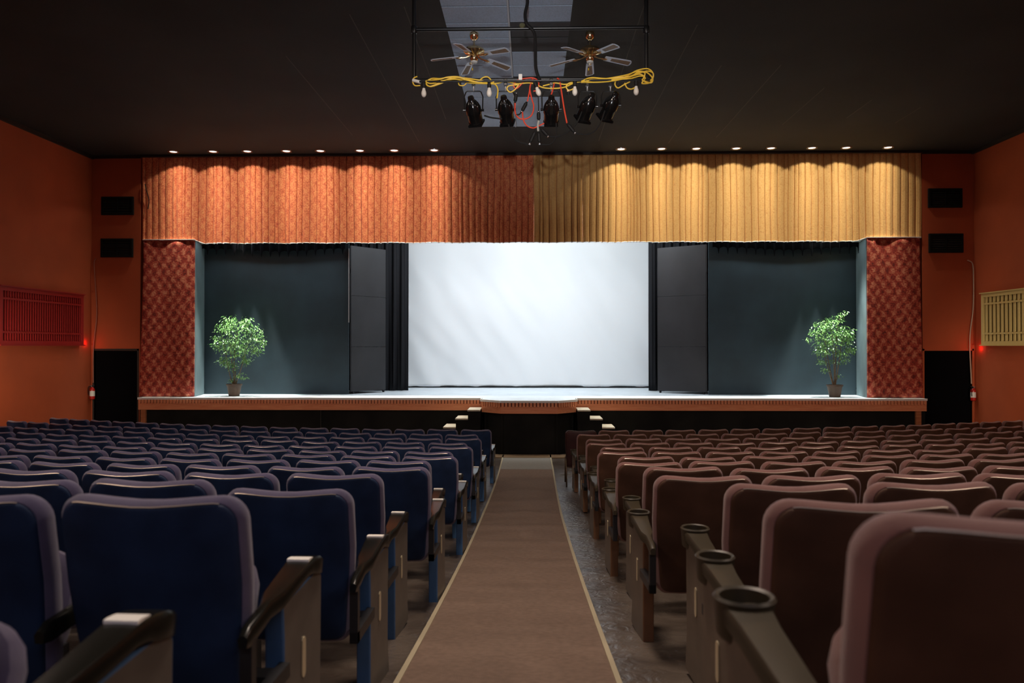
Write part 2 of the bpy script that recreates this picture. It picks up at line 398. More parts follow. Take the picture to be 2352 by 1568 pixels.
# faint joints on the rest of the ceiling
j = MB()
for x, y0, y1 in ((-2.2, 9.2, 15), (-3.4, 10.5, 14.5), (-1.5, 9, 13.5), (1.35, 8.9, 15), (2.1, 9.6, 15), (2.75, 11, 15.2), (3.6, 11, 14.8), (4.6, 12, 14), (5.6, 12.6, 13.6), (6.6, 13, 13.9)):
    j.box((x, y0, zc-.003), (x+.012, y1, zc))
struct('trim_3', j, mat('painted_joint', (.07, .065, .05), .8))
# cornice trims
m = MB(); m.box((XL, -3, CEIL-.07), (XL+.05, YF, CEIL-.002)); struct('trim_1', m, 'trimd')
m = MB(); m.box((XR-.05, -3, CEIL-.07), (XR, YF, CEIL-.002)); struct('trim_2', m, 'trimd')
m = MB(); m.box((XL, YF-.05, CEIL-.06), (CLx, YF, CEIL-.002)); m.box((CRx, YF-.05, CEIL-.06), (XR, YF, CEIL-.002)); struct('trim_4', m, 'trimd')
# stage house shell
struct('wall_back', MB().box((XL, 20.2, 0), (XR, 20.4, CEIL)), 'black')
# ---------------------------------------------------------------- stage platform
SY = 15.75; ST = 1.07
SX0, SX1 = X(318, SY), X(2128, SY)
stg = thing('stage_platform', 'raised stage platform with white deck, orange timber edge and black front', 'stage', (0, 16, 0))
def loc(mb): return mb
tp = [(SX0, SY), (-.97, SY), (-.97, 15.36), (-.57, 14.98), (.55, 14.98), (.93, 15.36), (.93, SY), (SX1, SY)]
def prism(m, poly, z0, z1, mi=0):
    n = len(poly); vs = [(x, y, z0) for x, y in poly]+[(x, y, z1) for x, y in poly]
    fs = [tuple(range(n))[::-1], tuple(range(n, 2*n))]+[(i, (i+1) % n, n+(i+1) % n, n+i) for i in range(n)]
    return m.add(vs, fs, mi=mi)
sp = lambda mb, n, m, **k: mb.build(n, m, stg, **k)
for o_ in (0,):
    off = Vector((0, -16, 0))
def shift(mb, v):
    mb.v = [tuple(Vector(p)+v) for p in mb.v]; return mb
OFF = Vector((0, -16, 0))
m = MB(); prism(m, [(SX0, SY), (-.97, SY), (.93, SY), (SX1, SY), (SX1, 20.19), (SX0, 20.19)], ST-.04, ST)
prism(m, [(-.97, SY), (-.97, 15.36), (-.57, 14.98), (.55, 14.98), (.93, 15.36), (.93, SY)], ST-.04, ST)
shift(m, OFF).build('deck', 'deck', stg)
m = MB()
def along(poly, z0, z1, t, out=0.):
    mm = MB()
    for (xa_, ya_), (xb_, yb_) in zip(poly[:-1], poly[1:]):
        a = Vector((xa_, ya_, 0)); b = Vector((xb_, yb_, 0)); d = (b-a).normalized(); nrm = Vector((d.y, -d.x, 0))
        if nrm.y > 0.1: nrm = -nrm
        a2 = a+nrm*out; b2 = b+nrm*out
        mm.add([a2+Vector((0,0,z0)), b2+Vector((0,0,z0)), b2-nrm*t+Vector((0,0,z0)), a2-nrm*t+Vector((0,0,z0)), a2+Vector((0,0,z1)), b2+Vector((0,0,z1)), b2-nrm*t+Vector((0,0,z1)), a2-nrm*t+Vector((0,0,z1))],
               [(0,3,2,1),(4,5,6,7),(0,1,5,4),(1,2,6,5),(2,3,7,6),(3,0,4,7)])
    return mm
FB = ST-.255
shift(along(tp, 0, FB, .05, -.06), OFF).build('front_panel', 'black', stg)
shift(along(tp, FB, ST-.04, .04, 0), OFF).build('fascia_board', 'fascia', stg)
shift(along(tp, ST-.118, ST-.04, .006, .003), OFF).build('gap_shade_strip', mat('painted_gap_shade', (.14, .03, .012), .7), stg)  # dark strip paints the shadow in the gaps between the lath pieces
shift(along(tp, ST-.04, ST+.002, .02, .035), OFF).build('deck_edge', 'deckedge', stg)
for (xa_, ya_), (xb_, yb_) in zip(tp[:-1], tp[1:]):
    m = MB(); a = Vector((xa_, ya_, 0)); b = Vector((xb_, yb_, 0)); L_ = (b-a).length; d = (b-a).normalized(); nrm = Vector((d.y, -d.x, 0))
    if abs(d.x) < .1: continue
    if nrm.y > 0: nrm = -nrm
    k = int(L_/.066)
    for i in range(k):
        c = a+d*((i+.5)*L_/k); wd = .021 + .004*random.random(); h = .088+.012*random.random()
        T = Matrix(((d.x, -nrm.x, 0, c.x), (d.y, -nrm.y, 0, c.y), (0, 0, 1, 0), (0, 0, 0, 1)))
        z1 = ST-.04; r_ = wd
        pts = [(-wd, z1), (wd, z1)] + [(wd*math.cos(-PI*q/6), z1-h+r_+r_*math.sin(-PI*q/6)) for q in range(7)]
        f = [T @ Vector((x_, -.022, z_)) for x_, z_ in pts]; bk = [T @ Vector((x_, 0, z_)) for x_, z_ in pts]; n_ = len(pts)
        m.add(f+bk, [tuple(range(n_))]+[(q, q+n_, (q+1) % n_+n_, (q+1) % n_) for q in range(n_)])
    o = shift(m, OFF).build('scalloped_trim', 'fascia', stg); o['label'] = 'row of short scalloped lath pieces along the timber edge'
for x in (SX0+.09, SX1-.16): shift(MB().box((x-.05, SY+.01, 0), (x+.06, SY+.12, FB)), OFF).build('corner_post', 'post', stg, bevel=.005)
shift(MB().box((SX0, SY+.1, 0), (SX0+.05, YF-.02, ST-.05)), OFF).build('end_panel', 'black', stg)
shift(MB().box((SX1-.05, SY+.1, 0), (SX1, YF-.02, ST-.05)), OFF).build('end_panel', 'black', stg)
# joint in the front panel
shift(MB().box((X(737, SY)-.006, SY-.002, 0), (X(737, SY)+.006, SY+.06, FB-.01)), OFF).build('panel_joint', 'trimd', stg)
# stairs either side of the thrust
for s, side in ((-1, 'left'), (1, 'right')):
    bx = -.985 if s < 0 else .945
    r = thing('stage_stairs', 'black stairs with cream treads on the %s of the projecting stage centre' % side, 'stairs', (bx, 15.35, 0))
    body = MB(); hts = [.885, .715, .545, .37, .2]
    for i, h in enumerate(hts):
        a, b = s*.24*i, s*.24*(i+1); body.box((min(a, b), -.28, 0), (max(a, b), .34, h-.03))
    body.build('stair_body', 'black', r, weld=False)
    for i, h in enumerate(hts):
        a, b = s*.24*i, s*(.24*(i+1)+.012); MB().box((min(a, b), -.3, h-.03), (max(a, b), .34, h)).build('tread', 'tread', r, bevel=.004)
# ---------------------------------------------------------------- proscenium: columns, valance, flats, drapes, screen
CT = Zh(549, YF)
VB = Zh(557, 16.03)
for s, pxs, side in ((-1, (330, 447, 320), 'left'), (1, (1991, 2114, 2120), 'right')):
    x0, x1 = X(pxs[0], YF), X(pxs[1], YF); xo = X(pxs[2], YF)
    r = thing('fabric_covered_pillar', 'square pillar wrapped in dark red damask at the %s end of the stage' % side, 'pillar', ((x0+x1)/2, YF+.4, ST+.005))
    cxm = (x0+x1)/2
    nxx, nzz = 40, 30; vs = []; fs = []
    for jz in range(nzz+1):
        v = jz/nzz; z = (CT-ST)*v + .004
        a, b = (x0, x1)
        fl = (1-v)**1.5
        if s < 0: a = x0+(xo-x0)*fl
        else: b = x1+(xo-x1)*fl
        for i in range(nxx+1):
            u = i/nxx; x = a+(b-a)*u
            wob = .012*math.sin(u*9+2*v) + .02*math.exp(-((u-(.88 if s < 0 else .1)-.04*v)/.03)**2)*(1-v*.6)
            vs.append((x-cxm, -.4-wob, z))
    for jz in range(nzz):
        for i in range(nxx): q = jz*(nxx+1)+i; fs.append((q, q+1, q+nxx+2, q+nxx+1))
    o = MB().add(vs, fs, True).build('damask_cover', 'col_red', r)
    sm_ = o.modifiers.new('thick', 'SOLIDIFY'); sm_.thickness = .012; sm_.offset = 1
    MB().box((min(x0-cxm+.02, x0-cxm+(.02 if s < 0 else .2)) if s < 0 else x0-cxm+.2, -.375, 0), (x1-cxm-(.25 if s < 0 else .02), .5, CT-ST-.01)).build('pillar_core', 'flatside', r)
    ins = x1 if s < 0 else x0; oe = X(470, 16.9) if s < 0 else X(1966, 16.9)
    p = MB(); a = Vector((ins-cxm, -.38, 0)); b = Vector((oe-cxm, .535, 0)); t_ = Vector((s*.03, 0, 0))
    pts = [a, b, b+t_, a+t_]
    p.add([q+Vector((0, 0, .005)) for q in pts]+[q+Vector((0, 0, CT-ST-.012)) for q in pts], [(0,1,2,3),(4,5,6,7),(0,1,5,4),(1,2,6,5),(2,3,7,6),(3,0,4,7)])
    o = p.build('side_return', 'flatside', r); o['label'] = 'blue-grey painted inner side'
    MB().box((x0-cxm-.01, -.43, CT-ST), (x1-cxm+.01, .5, CT-ST+.015)).build('top_cap', 'deckedge', r)
def valance(name, px0, px1, matn, label, seed, edge=None):
    rnd = random.Random(seed); Y = 16.02
    x0, x1 = X(px0, Y), X(px1, Y); zt = CEIL-.01
    fx = []; x = x0; k = 0
    while x < x1:
        wd = rnd.choice((.115, .13, .145, .16, .14)); dpt = rnd.uniform(.03, .05)
        if rnd.random() < .18: wd *= .5
        for q, dy in ((0, 1.1), (.05, -.3), (.14, -.7), (.42, -1), (.7, -.85), (.88, -.55), (.925, -.35), (.94, 1.1)):
            if x+wd*q < x1: fx.append((x+wd*q, dy*dpt))
        x += wd; k += 1
    fx.append((x1, 0))
    nz = 12; vs = []; fs = []; n = len(fx)
    ph = [rnd.uniform(-1, 1) for _ in fx]
    cl, cr = X(447, YF), X(1990, YF)
    for jz in range(nz+1):
        v = jz/nz
        for i, (xx, yy) in enumerate(fx):
            zb = VB
            if xx < cl: zb = CT+.012
            elif xx < cl+.2: zb = CT+.012+(VB-CT-.012)*(xx-cl)/.2
            if xx > cr: zb = CT+.012
            elif xx > cr-.2: zb = VB+(CT+.012-VB)*(xx-cr+.2)/.2
            zb += .006*math.sin(xx*7+seed)
            z = zb+(zt-zb)*v
            # shallower folds at the heading
            vs.append((xx+.006*math.sin(v*5+xx*3), Y-.03+yy*(1.05-.25*v), z))
    for jz in range(nz):
        for i in range(n-1): a = jz*n+i; fs.append((a, a+1, a+n+1, a+n))
    r = thing(name, label, 'curtain', (0, 0, 0))
    o = MB().add(vs, fs, False).build('pleated_cloth', matn, r)
    so = o.modifiers.new('thick', 'SOLIDIFY'); so.thickness = .006; so.offset = 1
    # bottom hem
    hem = MB().tube([(vs[i][0], vs[i][1]-.004, vs[i][2]-.003) for i in range(0, n)], .008, 5)
    h = hem.build('bottom_hem', 'deckedge', r); h['label'] = 'pale bottom hem'
    return r
valance('valance_curtain', 329, 1225, 'val_red', 'long red-orange damask valance of pleats over the left half of the stage', 3)
valance('valance_curtain', 1225.5, 1338, 'val_gold', 'narrow golden-brown pleated valance beside the centre seam', 8)
valance('valance_curtain', 1338.8, 2114, 'val_gold', 'long golden pleated valance over the right half of the stage', 5)
m = MB().box((X(322, 15.9), 15.86, CEIL-.045), (X(2119, 15.9), 15.93, CEIL-.002))
tag(m.build('curtain_track', 'trimd'), 'thin dark curtain track running along the ceiling above the valances', 'curtain track')
m = MB().tube(smooth([(X(332, 15.9), 15.9, Zh(418, 15.9)), (X(336, 15.9), 15.88, Zh(432, 15.9)), (X(341, 15.9), 15.9, Zh(455, 15.9)), (X(339, 15.9), 15.9, Zh(476, 15.9))]), .009, 6)
tag(m.build('loose_cord', 'rubber'), 'short black cord dangling at the left edge of the red valance', 'cord')
# scenery flats
FY = 16.9
for s, px, side in ((-1, (470, 801), 'left'), (1, (1628, 1966), 'right')):
    x0, x1 = X(px[0], FY), X(px[1], FY)
    r = thing('scenery_flat', 'wide blue-grey scenery wall behind the potted plant on the %s' % side, 'scenery flat', ((x0+x1)/2, FY, ST))
    hw_ = (x1-x0)/2
    MB().box((-hw_, 0, .005), (hw_, .04, 4.3)).build('panel', 'flat', r)
    if s < 0: MB().box((hw_-.006, -.02, 1.6), (hw_+.012, -.001, 3.25)).build('edge_strip', 'steelw', r)
    # black border cloth hanging above; its lower edge is shaped to stand for scalloped shadows
    zb = Zh(571, 16.6); nn = 160; vs = []; fs = []
    xa2, xb2 = (x0+.04, x1-.02) if s < 0 else (x0+.02, x1-.04)
    rnd = random.Random(5+s)
    per = .2
    for i in range(nn*3+1):
        u = i/(nn*3); x = xa2+(xb2-xa2)*u; q = (x/per) % 1
        dip = max(0, 1-abs(q-.5)/.13)**1.4*.13 + max(0, 1-abs(q-.5)/.42)*.03
        z = zb + .03*math.sin(u*PI*2.2+1)+.0 - dip
        vs += [(x, 16.62+.02*math.sin(x*31), z), (x, 16.62+.02*math.sin(x*31), 5.9)]
    for i in range(nn*3): fs.append((2*i, 2*i+2, 2*i+3, 2*i+1))
    o = MB().add(vs, fs, True).build('border_curtain', 'border'); so = o.modifiers.new('t', 'SOLIDIFY'); so.thickness = .01
    tag(o, 'black border cloth with lower edge shaped like shadow points hanging over the %s scenery wall' % side, 'curtain')
# hinged black panels
for s, (pa, ya, pb, yb), side in ((-1, (806, 16.98, 885, 17.75), 'left'), (1, (1622, 16.98, 1511, 17.6), 'right')):
    a = Vector((X(pa, ya), ya, 0)); b = Vector((X(pb, yb), yb, 0)); d = (b-a); L_ = d.length; ang = math.atan2(d.y, d.x)
    r = thing('folding_panel', 'tall black hinged panel angled beside the %s edge of the screen' % side, 'panel', (a.x, a.y, ST+.004), ang)
    zt = Zh(563, ya)-ST
    T1 = .03
    p = MB()
    for z0, z1 in ((.05, 1.05), (1.056, 2.2), (2.206, zt)): p.box((0, -T1/2, z0), (L_, T1/2, z1))
    p.build('panel_face', 'panelk', r, bevel=.002, seg=1)
    for z in (.35, 1.6, 2.7): MB().box((-.03, -.03, z), (.0, .03, z+.1)).build('hinge', 'steel', r)
    MB().box((-.024, -.012, .05), (-.002, .012, zt)).build('edge_post', 'steel', r)
    for x in (.06, L_-.06): MB().lathe([(.02, 0), (.026, .01), (.026, .04), (.02, .05)], 12, Matrix.Translation((x, 0, 0))).build('caster', 'rubber', r)
    x = a.x-(-.045 if s > 0 else .045)*-1
    m = MB().box((a.x+s*.035*-1*-1-.006, a.y-.01, ST+.02), (a.x+s*.035+.006, a.y+.01, 4.5)) if False else None
# black drapes either side of screen
def drape(px0, px1, Y, zt, zb, label, seed, amp=.07, per=.2):
    rnd = random.Random(seed); x0, x1 = X(px0, Y), X(px1, Y); n = int((x1-x0)/.012); nz = 24; vs = []; fs = []
    for jz in range(nz+1):
        v = jz/nz; z = zb+(zt-zb)*v
        for i in range(n+1):
            u = i/n; x = x0+(x1-x0)*u
            w_ = math.sin(2*PI*x/per+.8*math.sin(v*3+seed))+.5*math.sin(2*PI*x/(per*.47)+seed+v)
            pinch = 1-.0*v
            vs.append((x*pinch, Y+amp*.5*w_*(.6+.4*(1-v)), z))
    for jz in range(nz):
        for i in range(n): a = jz*(n+1)+i; fs.append((a, a+1, a+n+2, a+n+1))
    o = MB().add(vs, fs, True).build('stage_drape', 'drape'); so = o.modifiers.new('t', 'SOLIDIFY'); so.thickness = .008
    return tag(o, label, 'curtain')
drape(800, 938, 18.2, 5.6, ST+.012, 'black hanging drape between the left panel and the white screen', 2)
drape(1490, 1640, 18.2, 5.6, ST+.012, 'black hanging drape between the white screen and the right panel', 6)
# projection screen
SYY = 19.7; x0, x1 = X(936, SYY)-.1, X(1487, SYY)+.15; zb, zt = Zh(890, SYY)+.03, 5.5
r = thing('projection_screen', 'large white cloth screen hanging at the back of the stage', 'screen', ((x0+x1)/2, SYY, zb))
nxx, nzz = 120, 60; vs = []; fs = []; cxm = (x0+x1)/2
from mathutils import noise as mn
for jz in range(nzz+1):
    for i in range(nxx+1):
        x = x0+(x1-x0)*i/nxx; v = jz/nzz; z = (zt-zb)*v
        n_ = mn.noise(Vector((x*.9, v*1.3, 3)))*.10 + mn.noise(Vector((x*2.2+z*1.5, z*.8, 7)))*.045*(1-v*.6)
        ed = math.exp(-((x-x0)/.5)**2)+math.exp(-((x1-x)/.5)**2)
        n_ += .03*ed*math.sin((x*6+z*3))*(1-v)
        vs.append((x-cxm, n_, z))
for jz in range(nzz):
    for i in range(nxx): a = jz*(nxx+1)+i; fs.append((a, a+1, a+nxx+2, a+nxx+1))
o = MB().add(vs, fs, True).build('screen_cloth', 'screen', r); so = o.modifiers.new('t', 'SOLIDIFY'); so.thickness = .004
MB().tube([(x0-cxm, 0, .0), (x1-cxm, 0, .0)], .014, 8).build('bottom_batten', 'pipe', r)
MB().tube([(x0-cxm, 0, zt-zb), (x1-cxm, 0, zt-zb)], .03, 8).build('top_batten', 'pipe', r)
# ---------------------------------------------------------------- potted trees
def plant(px, Y, side, seed, blobs, stems, fh):
    rnd = random.Random(seed)
    bx = X(px, Y)
    r = thing('potted_tree', 'leafy green ficus in a brown pot at the %s end of the stage' % side, 'plant', (bx, Y, ST+.002))
    pt = MB().lathe([(.105, 0), (.112, .01), (.15, .22), (.165, .225), (.168, .26), (.15, .26), (.148, .235)], 28).build('pot', 'pot', r)
    MB().lathe([(.148, .225), (.12, .245), (.05, .25), (.001, .252)], 20, cap=False).build('soil', 'soil', r)
    sc = Y/F
    def loc_(x_, y_, dy=0.): return Vector(((x_-px)*sc, dy, (ST_PY-y_)*sc))
    ST_PY = 795+(H-ST)*F/Y
    for st in stems:
        pts = [loc_(*p) for p in st]
        n = len(pts); sm2 = smooth(pts, 5); k = len(sm2)
        MB().tube(sm2, [.011*(1-.6*i/k)+.002 for i in range(k)], 7).build('stem', 'bark', r)
    vs = []; fs = []; lf = MB()
    for (x_, y_, rx, ry, cnt) in blobs:
        for _ in range(int(cnt*.8)):
            # leaves lie on drooping twigs near the shell of each cluster
            u = Vector((rnd.gauss(0, 1), rnd.gauss(0, 1), rnd.gauss(0, 1))).normalized()*(rnd.random()**.5)*rnd.choice((.8, 1, 1, 1.22))
            c = loc_(x_+u.x*rx, y_-u.z*ry, u.y*rx*sc*.8)
            if c.y > .42: c.y = .42
            ln = rnd.uniform(.04, .068); wd = ln*rnd.uniform(.38, .5)
            out = Vector((u.x, u.y, -.55+rnd.uniform(-.3, .35))).normalized()
            out = (out+Vector((rnd.uniform(-.6, .6), rnd.uniform(-.6, .6), rnd.uniform(-.3, .3)))).normalized()
            up = Vector((rnd.uniform(-.5, .5), rnd.uniform(-.7, .3), 1)).normalized(); sd = out.cross(up).normalized(); nn = sd.cross(out)
            b = len(vs)
            vs += [c, c+out*ln*.45+sd*wd*.5+nn*.004, c+out*ln*.5-nn*.004, c+out*ln*.45-sd*wd*.5+nn*.004, c+out*ln]
            fs += [(b, b+1, b+2), (b, b+2, b+3), (b+1, b+4, b+2), (b+2, b+4, b+3)]
    me = bpy.data.meshes.new('foliage'); me.from_pydata([tuple(v) for v in vs], [], fs); me.materials.append(M['leaf'])
    o = bpy.data.objects.new('foliage', me); C.objects.link(o); o.parent = r
blL = [(520, 752, 26, 22, 330), (560, 750, 30, 20, 360), (590, 772, 20, 20, 230), (505, 790, 22, 18, 230), (545, 785, 34, 26, 520), (585, 800, 22, 20, 240),
       (540, 808, 30, 18, 300), (514, 828, 18, 12, 120), (566, 827, 13, 12, 110), (537, 842, 14, 12, 90), (548, 862, 14, 9, 60), (562, 868, 8, 5, 25), (605, 786, 10, 14, 40), (492, 776, 10, 10, 40), (520, 836, 14, 10, 60), (527, 733, 18, 12, 90), (566, 734, 16, 10, 80), (534, 874, 10, 6, 40)]
stL = [[(537, 886), (530, 868), (524, 845), (518, 812), (510, 770)], [(539, 886), (541, 862), (538, 830), (541, 790), (548, 750)], [(541, 886), (548, 865), (556, 840), (566, 800), (580, 765)], [(538, 886), (537, 860), (532, 830), (528, 790)]]
plant(538, 16.22, 'left', 4, blL, stL, 0)
blR = [(1920, 735, 22, 12, 130), (1935, 722, 8, 7, 30), (1944, 716, 5, 4, 14), (1895, 748, 24, 16, 260), (1930, 765, 28, 22, 420), (1880, 765, 20, 18, 220), (1905, 785, 32, 22, 450), (1945, 780, 18, 22, 240),
       (1890, 805, 22, 14, 200), (1935, 812, 20, 14, 180), (1955, 802, 14, 8, 70), (1888, 830, 12, 10, 60), (1940, 828, 10, 8, 40), (1895, 848, 10, 7, 40), (1925, 862, 7, 5, 18), (1858, 780, 8, 7, 30), (1918, 830, 12, 10, 40)]
stR = [[(1915, 886), (1908, 855), (1902, 825), (1895, 780)], [(1916, 886), (1916, 850), (1914, 815), (1912, 770)], [(1918, 886), (1923, 855), (1928, 820), (1935, 770)], [(1917, 886), (1919, 840), (1920, 790), (1926, 740), (1941, 722)], [(1914, 886), (1906, 860), (1899, 835), (1893, 810)]]
plant(1917, 16.2, 'right', 9, blR, stR, 0)
# ---------------------------------------------------------------- wall fittings
def vent(px0, py0, px1, py1, label, half=False):
    x0, x1 = X(px0, YF), X(px1, YF); z0, z1 = Zh(py1, YF), Zh(py0, YF); wx, hz = (x1-x0)/2, z1-z0
    r = thing('wall_vent', label, 'vent', ((x0+x1)/2, YF, z0))
    f = MB(); t = .035
    f.box((-wx, -.05, 0), (wx, -.001, t)); f.box((-wx, -.05, hz-t), (wx, -.001, hz)); f.box((-wx, -.05, t), (-wx+t, -.001, hz-t)); f.box((wx-t, -.05, t), (wx, -.001, hz-t))
    f.build('frame', 'black', r)
    MB().box((-wx+t, -.012, t), (wx-t, -.004, hz-t)).build('backing', 'door', r)
    s_ = MB(); k = 9
    for i in range(k):
        z = t+(hz-2*t)*(i+.5)/k
        s_.add([(-wx+t, -.04, z-.008), (wx-t, -.04, z-.008), (wx-t, -.016, z+.012), (-wx+t, -.016, z+.012)], [(0, 1, 2, 3)])
    o = s_.build('louvres', mat('dull_black_louvre', (.035, .032, .028), .5), r)
    so = o.modifiers.new('t', 'SOLIDIFY'); so.thickness = .003
    MB().box((-.008, -.045, t), (.008, -.016, hz-t)).build('mullion', 'black', r)
vent(234, 448, 307, 490, 'upper of two black louvred vents on the wall left of the stage')
vent(233, 545, 306, 588, 'lower of two black louvred vents on the wall left of the stage')
vent(2132, 438, 2209, 481, 'upper of two black louvred vents on the wall right of the stage')
vent(2133, 540, 2211, 583, 'lower of two black louvred vents on the wall right of the stage')
def grille(side):
    s = -1 if side == 'left' else 1; xw = XL if s < 0 else XR
    y0, y1 = (13.02, 15.5) if s < 0 else (12.9, 15.54); z0, z1 = 2.17, 3.19; a, b = ('grilleR', 'grilleRd') if s < 0 else ('grilleY', 'grilleYd')
    col = 'dark red' if s < 0 else 'tan yellow'
    r = thing('heater_grille', '%s slatted wooden grille box on the %s wall' % (col, side), 'grille', (xw, (y0+y1)/2, z0))
    L_ = (y1-y0)/2; hz = z1-z0; dpt = .1
    def bx(m, ya, yb, za, zb, d0, d1):
        m.box((min(-s*d0, -s*d1), ya, za), (max(-s*d0, -s*d1), yb, zb))
    f = MB(); t = .07
    bx(f, -L_, L_, 0, t, .001, dpt); bx(f, -L_, L_, hz-t, hz, .001, dpt); bx(f, -L_, -L_+t, t, hz-t, .001, dpt); bx(f, L_-t, L_, t, hz-t, .001, dpt)
    f.build('frame', a, r, weld=False)
    lip = MB(); bx(lip, -L_-.02, L_+.02, hz, hz+.02, .001, dpt+.03); bx(lip, -L_-.02, L_+.02, -.02, 0, .001, dpt+.03); lip.build('lip', a, r, weld=False)
    k = MB(); bx(k, -L_+t, L_-t, t, hz-t, .003, .02); k.build('backing', b, r)
    for zr in (hz*.2, hz*.78):
        k = MB(); bx(k, -L_+t, L_-t, zr, zr+.035, dpt-.022, dpt-.004); k.build('rail', a, r)
    k = MB(); n = 34 if s < 0 else 20; sw = .012 if s < 0 else .03
    for i in range(n):
        y = -L_+t+(2*L_-2*t)*(i+.5)/n; bx(k, y-sw, y+sw, t, hz-t, dpt-.05, dpt-.024)
    k.build('slats', a, r)
grille('left'); grille('right')
# conduits and extinguishers
def conduit(pts, m, label, r_=.012):
    tag(MB().tube(smooth(pts, 5), r_, 8).build('conduit', m), label, 'conduit')
yl = YF-.05
conduit([(XL+.12, yl, Zh(590, yl)), (XL+.08, yl, Zh(600, yl)), (XL+.1, yl, Zh(640, yl)), (XL+.14, yl, Zh(720, yl)), (XL+.07, yl, Zh(800, yl)), (XL+.07, yl, Zh(880, yl))], 'conduit', 'thin painted conduit in the left corner above the door')
conduit([(XR-.16, yl, Zh(600, yl)), (XR-.06, yl, Zh(608, yl)), (XR-.04, yl, Zh(640, yl)), (XR-.05, yl, Zh(710, yl)), (XR-.12, yl, Zh(780, yl)), (XR-.09, yl, Zh(880, yl))], 'conduitw', 'thin pale conduit in the right corner above the door')
for s, px, side in ((-1, 211, 'left'), (1, 2237, 'right')):
    xx = XL+.075 if s < 0 else XR-.08
    r = thing('fire_extinguisher', 'small red fire extinguisher with white label hung by the %s door' % side, 'extinguisher', (xx, YF-.09, Zh(918, YF)))
    MB().lathe([(.03, 0), (.048, .01), (.05, .03), (.05, .2), (.045, .225), (.025, .25), (.018, .26)], 18).build('cylinder', 'red', r)
    MB().lathe([(.0508, .07), (.0508, .18)], 18, cap=False).build('label_sleeve', 'white', r)
    MB().box((-.012, -.03, .262), (.012, .04, .29)).box((-.03, -.05, .29), (.02, .05, .3)).build('valve_handle', 'rim', r, weld=False)
    MB().tube(smooth([(0, -.02, .275), (-.05, -.05, .27), (-.06, -.055, .18), (-.055, -.052, .1)]), .007, 6).build('hose', 'rubber', r)
    MB().box((-.015, .052, .05), (.015, .088, .25)).build('bracket', 'steel', r)
# ---------------------------------------------------------------- recessed downlights
m0 = None
side_names = {}
for k, px in enumerate(DL):
    x = X(px, DLY)
    if k < 8: lab = 'round recessed ceiling downlight, %s from the left above the red valance' % ORD[k+1]
    else: lab = 'round recessed ceiling downlight, %s from the right above the golden valance' % ORD[16-k]
    if m0 is None:
        r = thing('recessed_downlight', lab, 'ceiling light', (x, DLY, CEIL), 0, 'downlights in the ceiling along the valances')
        MB().lathe([(.075, -.001), (.115, -.001), (.112, -.012), (.09, -.014), (.078, -.005)], 28, cap=False).build('rim', 'rim', r)
        MB().lathe([(.076, -.003), (.04, -.005), (.0005, -.006)], 24, cap=False).build('lens', 'lens', r)
        m0 = r; tr = tree_of(r)
    else: dup(m0, (x, DLY, CEIL), 0, lab, tree=tr)
# ---------------------------------------------------------------- ceiling fans
def fan(px, rot0, label):
    c = atz(px, 74, CEIL)
    r = thing('ceiling_fan', label, 'ceiling fan', (c.x, c.y, CEIL), 0)
    MB().lathe([(.03, -.001), (.055, -.003), (.062, -.04), (.05, -.075), (.022, -.1), (.014, -.1)], 8).build('canopy', 'gold', r)
    MB().lathe([(.011, -.2), (.011, -.09)], 10).build('downrod', 'gold', r)
    MB().lathe([(.02, -.195), (.09, -.2), (.13, -.225), (.135, -.25), (.12, -.27), (.07, -.28), (.05, -.3), (.02, -.3)], 28).build('motor_housing', 'gold', r)
    MB().lathe([(.045, -.3), (.05, -.31), (.05, -.35), (.035, -.372), (.01, -.38)], 20).build('switch_cup', 'gold', r)
    MB().lathe([(.045, -.378), (.04, -.392), (.01, -.398)], 16).build('cap', 'white', r)
    for i in range(5):
        a = R(rot0+72*i); T = Matrix.Rotation(a, 4, 'Z') @ Matrix.Translation((0, 0, -.3)) @ Matrix.Rotation(R(6), 4, 'Y') @ Matrix.Rotation(R(-11), 4, 'X')
        def outl(d, x0, x1, w0, w1):
            pts = [(x0+d, -w0+d), (x0+d, w0-d)]
            pts += [(x1-.03, w1-d), (x1-.008-d*.5, w1-.022-d*.3), (x1-d, 0), (x1-.008-d*.5, -w1+.022+d*.3), (x1-.03, -w1+d)]
            return pts
        pts = outl(0, .2, .565, .048, .062); n = len(pts)
        b = MB().add([T @ Vector((x_, y_, -.003)) for x_, y_ in pts]+[T @ Vector((x_, y_, .003)) for x_, y_ in pts], [tuple(range(n))[::-1], tuple(range(n, 2*n))]+[(q, (q+1) % n, n+(q+1) % n, n+q) for q in range(n)])
        bo = b.build('blade', 'blade', r)
        pts = outl(.017, .27, .56, .045, .058); n = len(pts)
        b = MB().add([T @ Vector((x_, y_, -.0045)) for x_, y_ in pts]+[T @ Vector((x_, y_, -.0025)) for x_, y_ in pts], [tuple(range(n))[::-1], tuple(range(n, 2*n))]+[(q, (q+1) % n, n+(q+1) % n, n+q) for q in range(n)])
        io = b.build('cane_insert', 'cane', bo); io['label'] = 'brown cane insert'
        ir = MB().tube([T @ Vector(p) for p in ((.06, 0, .0), (.11, 0, -.012), (.15, 0, -.012), (.2, 0, -.008), (.235, 0, -.008))], [.014, .009, .012, .02, .008], 8)
        ir.build('blade_bracket', 'gold', bo)
    MB().tube([(-.02, -.03, -.38), (-.02, -.03, -.47)], .0015, 5).build('pull_chain', 'gold', r)
    MB().lathe([(.002, -.505), (.009, -.5), (.007, -.475), (.002, -.47)], 10, Matrix.Translation((-.02, -.03, 0))).build('pull_knob', 'yellow', r)
fan(1089, 180, 'brass ceiling fan with five blades, left of the hanging conduit')
fan(1355, -58, 'brass ceiling fan with five blades, right of the hanging conduit')
